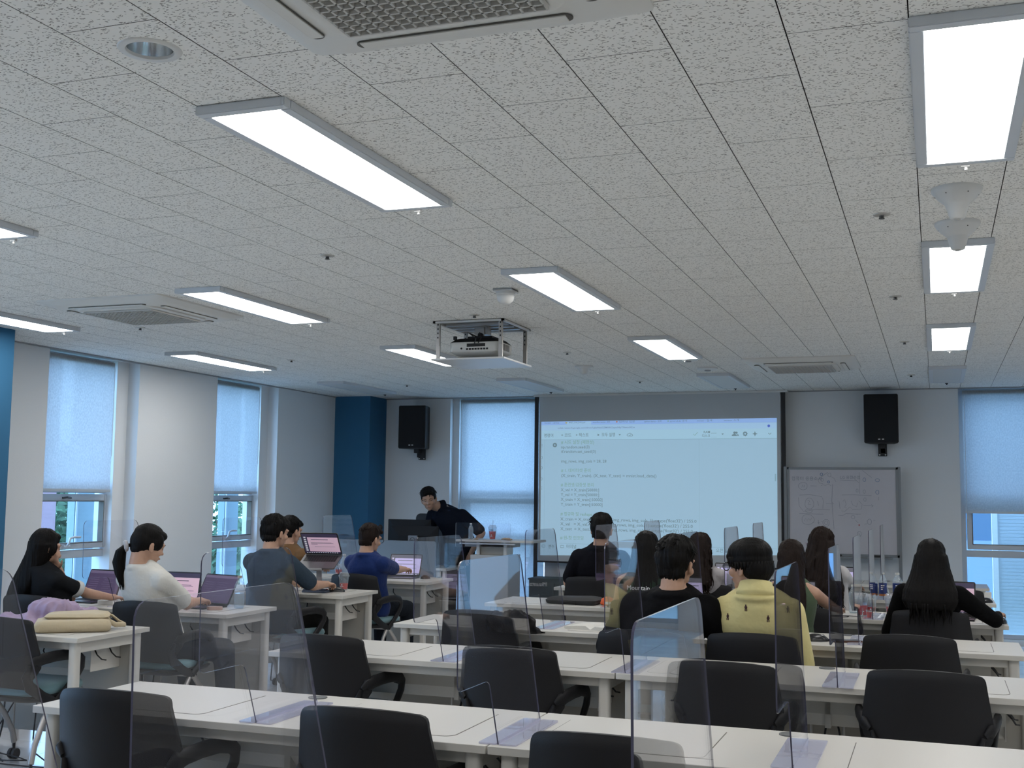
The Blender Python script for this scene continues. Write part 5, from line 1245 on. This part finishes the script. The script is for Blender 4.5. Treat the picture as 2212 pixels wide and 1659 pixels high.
# laptops
ALM = mat('laptop_aluminium', (.17, .165, .17), .35, metal=.7); KEY = mat('laptop_key', (.012, .012, .013), .5)
def scr(name, c, e): return mat(name, c, .25, emis=c, es=e)
def laptop(label, x, y, z, rz, w=.31, d=.22, open_=108, shell=ALM, page=None, tiltx=0, style='slides'):
    t = thing('laptop', label, 'laptop', (x, y, z), rz, 'laptops'); t.rotation_euler = (tiltx, 0, rz)
    MB().prism(rrect(-w / 2, w / 2, -d / 2, d / 2, .012, 3), 'z', 0, .011).obj('base', shell, t, bevel=.002)
    kb = MB(); nk = 13
    for r_ in range(5):
        for c_ in range(nk): kb.box(-w * .43 + c_ * w * .86 / nk, -w * .43 + (c_ + .86) * w * .86 / nk, -.005 + r_ * .0185, .011 + r_ * .0185, .011, .0125)
    kb.obj('keyboard', KEY, t)['kind'] = 'stuff'
    MB().prism(rrect(-.055, .055, -d / 2 + .008, -.016, .004, 2), 'z', .011, .0114).obj('trackpad', mat('trackpad', (.13, .13, .135), .3), t)
    a = R(open_ - 90); L_ = sempty('lid'); del L_['kind']; L_.parent = t; L_.location = (0, d / 2 - .004, .012); L_.rotation_euler = (-a, 0, 0)
    h = d * .98
    MB().prism(rrect(-w / 2, w / 2, 0, h, .012, 3), 'y', 0, .006).obj('lid_shell', shell, L_, bevel=.0015)
    MB().prism(rrect(-w / 2 + .003, w / 2 - .003, .003, h - .003, .01, 3), 'y', -.0012, 0).obj('bezel', BLACKG, L_)
    m = MB(); pg, ln, ic = page
    x0, x1, z0, z1 = -w / 2 + .009, w / 2 - .009, .012, h - .010
    def q(a0, a1, b0, b1, mi, dd): m.add([(x0 + (x1 - x0) * a0, dd, z0 + (z1 - z0) * b0), (x0 + (x1 - x0) * a1, dd, z0 + (z1 - z0) * b0), (x0 + (x1 - x0) * a1, dd, z0 + (z1 - z0) * b1), (x0 + (x1 - x0) * a0, dd, z0 + (z1 - z0) * b1)], [(0, 1, 2, 3)], mi)
    q(0, 1, 0, 1, 1, -.0016)
    if style == 'slides':
        q(.14, 1, .09, .83, 0, -.0020)
        for k in range(7): q(.04, .10, .12 + k * .11, .19 + k * .11, 2, -.0022)
        q(.24, .72, .70, .73, 1, -.0024); q(.22, .80, .55, .565, 1, -.0024); q(.22, .85, .51, .525, 1, -.0024); q(.22, .40, .47, .485, 1, -.0024); q(.30, .88, .34, .352, 1, -.0024)
        for k in range(14): q(.04 + k * .065, .075 + k * .065, .015, .055, 2, -.0024)
    else:
        q(0, 1, .90, 1, 2, -.0022)
        for k in range(7): q(.06 + .02 * (k % 2), .34, .25 + k * .08, .262 + k * .08, 2, -.0022); q(.45 + .03 * (k % 3), .80 - .1 * (k % 2), .25 + k * .08, .26 + k * .08, 2, -.0022)
    m.obj('screen', [pg, ln, ic], L_)
    return t
S1 = (scr('screen_pink', (.55, .38, .47), .55), scr('screen_dark', (.035, .028, .06), .6), scr('screen_icon', (.5, .5, .55), .6))
S2 = (scr('screen_violet', (.085, .055, .11), .5), scr('screen_violet_dark', (.055, .036, .075), .6), scr('screen_violet_line', (.12, .09, .15), .5))
S3 = (scr('screen_lilac', (.42, .38, .60), .6), scr('screen_grey', (.12, .12, .15), .5), scr('screen_pale', (.48, .45, .6), .6))
laptop('laptop with a dim violet screen left of the ponytailed woman', -5.56, 6.70, zt, R(-6), .32, .22, 112, BLACKG, S2, style='text')
laptop('open laptop with a violet slanted screen used by the ponytailed woman', -4.66, 6.72, zt, R(-14), .33, .225, 118, BLACKG, S2, style='text')
laptop('laptop with a pinkish page, partly hidden behind the violet one', -4.93, 6.78, zt, R(4), .31, .21, 100, ALM, (S1[0], S1[1], S3[1]), style='slides')
laptop('laptop raised on a stand showing a pink slide page', -4.60, 8.24, zt + .225, R(8), .315, .22, 80, ALM, S1, tiltx=R(27))
laptop('laptop with lilac slides in front of the navy shirted student', -4.67, 9.86, zt, R(4), .32, .22, 112, ALM, S3)
laptop('black laptop before the woman in black, right edge of screen glowing pink', .05, 8.20, zt, R(-4), .34, .23, 100, BLACKG, (S1[0], S1[1], S1[2]))
laptop('laptop between the yellow polo man and the green top woman', -.93, 8.06, zt, R(0), .31, .21, 98, BLACKG, (S3[0], S3[1], S3[1]))
laptop('laptop on the fifth row desk beyond the green top woman', -.80, 9.76, zt, R(0), .33, .22, 100, BLACKG, (S3[0], S3[1], S3[1]))
laptop('laptop glowing lilac before the brown haired woman', -1.62, 9.86, zt, R(0), .33, .22, 105, BLACKG, S3)
laptop('dark laptop left of the curly haired man in the fourth row', -2.02, 8.10, zt, R(0), .33, .22, 100, BLACKG, (S2[0], S2[1], S2[2]))
# laptop stand
t = thing('laptop_stand', 'white aluminium stand holding up the laptop', 'laptop stand', (-4.60, 8.24, zt), R(8))
ST = mat('stand_white', (.52, .52, .53), .35, metal=.3)
MB().prism(rrect(-.10, .10, -.05, .12, .02), 'z', 0, .006).obj('base_plate', ST, t); MB().rings([[(a, b, z) for a, b in ((-.022 + s, o - .004), (.022 - s, o - .004), (.022 - s, o + .004), (-.022 + s, o + .004))] for z, o, s in ((.006, .03, 0), (.11, .0, 0), (.222, -.005, 0))]).obj('arm', ST, t)
MB().box(-.06, .06, -.112, -.100, .168, .186).obj('lip', ST, t, bevel=.003)
# keyboard, mice, phones
t = thing('game_controller', 'blue grey keypad with red keys under the laptop stand', 'keypad', (-4.56, 8.12, zt), R(10))
MB().rings([[(a, b, z) for a, b in rrect(-.10 + i, .10 - i, -.06 + i, .06 - i, .02)] for z, i in ((0, .004), (.006, 0), (.018, .004))]).obj('case', mat('keypad_blue', (.05, .07, .12), .5), t, bevel=.001)
m = MB(); mr = MB()
for i in range(7):
    for j in range(4): (mr if (i * j) % 5 == 3 else m).box(-.088 + i * .0255, -.068 + i * .0255, -.05 + j * .026, -.030 + j * .026, .018, .026)
m.obj('keys', mat('keypad_keys', (.07, .09, .15), .5), t, bevel=.002)['kind'] = 'stuff'; mr.obj('red_keys', mat('keypad_red', (.45, .03, .03), .5), t, bevel=.002)['kind'] = 'stuff'
def mouse(label, x, y, rz, m_=None, s=1):
    t = thing('computer_mouse', label, 'mouse', (x, y, zt), rz, 'computer mice'); o = MB(); rg = []
    for k in range(9):
        f = k / 8; y_ = (-.055 + .11 * f) * s; hw = .031 * s * (1 - (abs(f - .45) / .62) ** 3) + .002; hh = .034 * s * (1 - (abs(f - .40) / .66) ** 2.4) + .003
        rg.append([(hw * cos(a), y_, max(0, hh * sin(a))) for a in [pi * j / 10 for j in range(11)]] + [(0, y_, 0)])
    o.rings(rg).obj('shell', m_ or BLACKG, t, smooth=60); MB().tube([(-.003, .030, .026 * s), (.003, .030, .026 * s)], .007, 10).obj('scroll_wheel', GREY, t); return t
mouse('black mouse in front of the red drink at the laptop stand desk', -4.44, 8.24, R(-60), s=1.15)
mouse('black mouse under the hand of the navy shirted student', -4.42, 9.90, R(-10))
mouse('black mouse beside the yellow polo man, in front of the phone', -.62, 6.60, R(-70), s=1.1)
mouse('black mouse on the fifth row desk at right', .34, 9.66, R(-50))
mouse('small mouse under the right hand of the woman in black', .37, 8.07, R(-10))
def slab(name, label, cat, x, y, z, rz, w, d, h, m_, top=None, r=.01):
    t = thing(name, label, cat, (x, y, z), rz); MB().prism(rrect(-w / 2, w / 2, -d / 2, d / 2, r, 4), 'z', 0, h).obj('body', m_, t, bevel=min(.002, h / 4))
    if top: MB().prism(rrect(-w / 2 + .004, w / 2 - .004, -d / 2 + .004, d / 2 - .004, r, 4), 'z', h, h + .0006).obj('face', top, t)
    return t
slab('smartphone', 'smartphone in a brown case lying on the third row desk', 'phone', -.47, 6.62, zt, R(-75), .075, .155, .011, mat('brown_case', (.10, .045, .03), .5), mat('phone_glass', (.05, .07, .09), .1))
slab('earphone_case', 'pinkish slim case in front of the water bottle', 'case', -4.45, 6.60, zt, R(30), .10, .05, .022, mat('pink_case', (.50, .33, .27), .5), r=.02)
slab('pouch', 'flat black zipped pouch at the right end of the fourth row', 'pouch', .27, 8.36, zt, R(4), .24, .14, .035, mat('black_leather', (.015, .013, .012), .45, bump=.3, bscale=80), r=.025)
slab('charger', 'white box under the hand of the woman with long black hair', 'box', -5.30, 6.60, zt, R(10), .12, .07, .03, WPL)
slab('tablet', 'black tablet at the arm of the curly haired man', 'tablet', -1.84, 6.82, zt, R(-20), .20, .14, .008, BLACKG)
slab('calendar', 'small white card stand on the fifth row desk at right', 'card', .36, 9.85, zt, R(0), .05, .02, .065, WPL, r=.003)
# open book
t = thing('book', 'thick white open book on the third row desk', 'book', (-1.86, 6.66, zt), R(-12)); PAPER = mat('paper', (.62, .61, .57), .8)
for s in (-1, 1):
    MB().prism([(0, .004), (s * .03, .022), (s * .10, .020), (s * .17, .012), (s * .17, 0), (0, 0)], 'y', -.12, .12).obj('page_block', PAPER, t, smooth=40)
t['label'] = 'thick white open book on the third row desk'
# laptop sleeve and orange pouch
t = thing('laptop_sleeve', 'soft black laptop sleeve lying on the fourth row desk', 'laptop sleeve', (-2.46, 8.15, zt), R(-3)); m = MB(); rg = []
for z, i in ((0, .02), (.008, .004), (.022, .0), (.038, .02), (.046, .06)): rg.append([(a, b, z + (.016 * noise.noise(Vector((a * 5, b * 5, 1))) if z > .02 else 0) + (.012 if a > .08 and z > .02 else 0)) for a, b in rrect(-.19 + i, .19 - i, -.135 + i, .135 - i, .04, 6)])
m.rings(rg).obj('sleeve', mat('neoprene', (.020, .020, .022), .7), t, smooth=60); MB().tube([(-.08, -.134, .022), (0, -.137, .022), (.05, -.137, .02), (.05, -.14, -.02)], .0035, 6).obj('zip_pull', BLACK, t)
t = thing('orange_pouch', 'bright orange pouch tucked beside the black sleeve', 'pouch', (-2.215, 8.13, zt)); MB().rings([[(a, b, z) for a, b in rrect(-.045 + i, .045 - i, -.06 + i, .06 - i, .03)] for z, i in ((0, .01), (.012, 0), (.045, .008), (.058, .03))]).obj('body', mat('orange_fabric', (.70, .12, .035), .7), t, smooth=60)
MB().box(-.002, .04, -.066, -.060, .01, .028).obj('tag', PRINT, t)
# papers, jacket, tote on the lower left desk
t = thing('paper', 'printed white sheets under the lilac jacket', 'paper', (-5.02, 5.40, zt), R(20))
MB().add([(-.15 + .3 * i / 8, -.21, .002 + .02 * sin(i / 8 * 2.2)) for i in range(9)] + [(-.15 + .3 * i / 8, .21, .002 + .03 * sin(i / 8 * 2.6)) for i in range(9)], [(i, i + 1, i + 10, i + 9) for i in range(8)]).obj('sheet', PAPER, t)
for q, s in enumerate((.05, .035, .035)): text(('자료', '머신러닝', '실습')[q], s, BLACK, t, (-.10, .10 - q * .07, .028))
def blob(name, label, cat, x, y, m_, pts, vx=.008, rz=0, dis=.012, fr=9, seed=0, sm=2, grp=None):
    mb = MB()
    for p, r_ in pts: mb.ell(p, r_)
    me = vox(mb, vx, sm); me.update(); ns = [v.normal.copy() for v in me.vertices]
    for v, n_ in zip(me.vertices, ns):
        f = abs(noise.noise(Vector((v.co.x * fr, v.co.y * fr * 1.7, v.co.z * fr + seed)))) + .4 * abs(noise.noise(Vector((v.co.x * fr * 2.6 + 4, v.co.y * fr * 2.2, v.co.z * fr + seed))))
        v.co += n_ * dis * (1 - 3 * f); v.co.z = max(v.co.z, .0)
    t = thing(name, label, cat, (x, y, zt), R(rz), grp); finish(me, 'cloth', m_, t); return t
t = blob('jacket', 'crumpled lilac jacket on the lower left desk', 'jacket', -4.78, 5.44, cloth('lilac_cloth', (.36, .28, .40)), [((-.10, -.06, .03), (.16, .14, .045)), ((.02, .02, .07), (.15, .12, .075)), ((.14, .08, .05), (.09, .07, .05)), ((-.02, -.10, .02), (.14, .09, .03)), ((.20, .12, .045), (.06, .05, .045))], rz=8, dis=.020, fr=8, sm=6)
m = MB()
for k in range(9): m.tube([(-.10 + .02 * k, -.17, .03), (-.12 + .022 * k, -.21 - .01 * (k % 3), .012), (-.13 + .02 * k, -.24, .005)], [.008, .006, .002], 6)
m.obj('fringe', MATS['lilac_cloth'], t, smooth=True)['kind'] = 'stuff'
TOT = cloth('beige_canvas', (.50, .42, .29))
t = thing('tote_bag', 'beige canvas tote bag lying flat at the desk corner', 'bag', (-4.48, 5.30, zt), R(38))
def padded(w, d, h, cx=0, cy=0, z0=0, seed=0, amp=.006):
    rg = []
    for z, i in ((0, .02), (.012, .004), (h * .5, .0), (h * .85, .012), (h, .045)): rg.append([(cx + a, cy + b, z0 + z + (amp * noise.noise(Vector((a * 14, b * 14, seed + z * 9))) if z > 0 else 0)) for a, b in rrect(-w / 2 + i, w / 2 - i, -d / 2 + i, d / 2 - i, .035, 6)])
    return MB().rings(rg)
padded(.40, .27, .07).obj('body', TOT, t, smooth=50); padded(.34, .22, .035, .02, .03, .062, 3, .012).obj('flap', TOT, t, smooth=50)
MB().tube([(.15, .05, .085), (.20, .08, .07), (.24, .05, .04), (.27, .02, .025), (.22, -.03, .03), (.17, -.04, .06)], .014, 8, flat=.5).obj('strap', TOT, t, smooth=True)
# black jacket over the third row chair
t = blob('jacket', 'black padded jacket hung over a chair in the third row', 'jacket', -2.26, 6.29, cloth('black_nylon', (.013, .012, .013), .5), [((0, 0, .02), (.13, .07, .10)), ((.06, .02, -.04), (.10, .07, .13)), ((-.10, .0, .04), (.09, .06, .07)), ((.10, .02, -.12), (.08, .07, .12)), ((.0, .03, -.16), (.15, .07, .16))], rz=-6, dis=.010, fr=14)
for v in t.children[0].data.vertices: pass
# printed lettering on the dark top
t8 = P8[3]
text('Mountain side', .040, PRINT, t8, (-.06, -.155, .895), (R(84), 0, 0), extr=.001)
# small dark motifs on the yellow polo
MOT = mat('motif_dark', (.05, .02, .02), .8)
def motif(px, pz, ob, Ht, dy=.0):
    pass
dg = bpy.context.evaluated_depsgraph_get(); dg.update()
sh = P11[3]; inv = (sh.matrix_world).inverted(); bpy.context.view_layer.update()
camp = Vector((0, 0, 1.48))
base11 = P11[0].location
for (X_, Z_) in ((-.895, 1.075), (-1.00, 1.02), (-.79, 1.025), (-.895, .945), (-.99, .895), (-.79, .895), (-1.035, .93), (-.69, 1.07), (-.70, .94), (-.585, .94)):
    o_ = Vector((X_, 4.6, Z_)) - base11; hit, loc, nrm, _ = sh.ray_cast(o_, Vector((0, 1, 0)))
    if hit:
        q = MB(); a = nrm.orthogonal().normalized(); up_ = (Vector((0, 0, 1)) - nrm * nrm.z).normalized(); rt = up_.cross(nrm); M_ = Matrix((rt, nrm, up_)).transposed()
        q.ell(loc + M_ @ Vector((0, .001, .004)), (.0075, .002, .009), M_, 8, 6); q.ell(loc + M_ @ Vector((0, .001, .015)), (.004, .002, .004), M_, 8, 6); q.ell(loc + M_ @ Vector((-.004, .001, -.009)), (.0028, .002, .007), M_, 8, 6); q.ell(loc + M_ @ Vector((.004, .001, -.009)), (.0028, .002, .007), M_, 8, 6)
        q.obj('embroidered_motif', MOT, sh)
# cables on the floor under the left desks
def cable(label, pts, r=.004):
    o = MB().tube(pts, r, 6).obj('cable', BLACK, None); tag(o, label, 'cable', 'black cables on the floor')
for k, (x, y) in enumerate(((-5.1, 5.3), (-4.95, 5.4), (-4.75, 5.35), (-5.3, 5.35))):
    g = random.Random(k); P_ = [(x, y, .5), (x + .02, y - .02, .3), (x + g.uniform(-.1, .1), y - .1, .06)]
    for j in range(8): P_.append((x + g.uniform(-.35, .35), y - .15 - .09 * j, .006 + .012 * g.random()))
    Q_ = []
    for j in range(len(P_) - 1):
        for f in (0, .33, .66):
            p0 = Vector(P_[max(0, j - 1)]); p1 = Vector(P_[j]); p2 = Vector(P_[j + 1]); p3 = Vector(P_[min(len(P_) - 1, j + 2)])
            Q_.append(.5 * (2 * p1 + (p2 - p0) * f + (2 * p0 - 5 * p1 + 4 * p2 - p3) * f * f + (3 * p1 - p0 - 3 * p2 + p3) * f ** 3))
    Q_ = [Vector((q.x, q.y, max(q.z, .005))) for q in Q_]
    cable('tangled black cable under the lower left desk, %s strand' % ('leftmost', 'second', 'third', 'outer')[k], Q_)
t = thing('power_strip', 'black adapter box hanging under the lower left desk', 'adapter', (-5.15, 5.25, .0)); MB().box(-.06, .06, -.05, .05, 0, .10).obj('case', BLACK, t, bevel=.008); MB().tube([(0, 0, .10), (.02, .05, .3), (.0, .12, .5)], .005, 6).obj('lead', BLACK, t)
for k, (y0, lb) in enumerate(((6.62, 'thin black cable curling beside the phone on the third row'), (8.02, 'thin black cable by the hand of the green top woman'))):
    x = -.68 if k == 0 else -.55
    cable(lb, [(x + .06 * cos(j * .7) * (1 - j * .02) - .02 * j * .3, y0 + .05 * sin(j * .7), zt + .004) for j in range(22)], .0025)
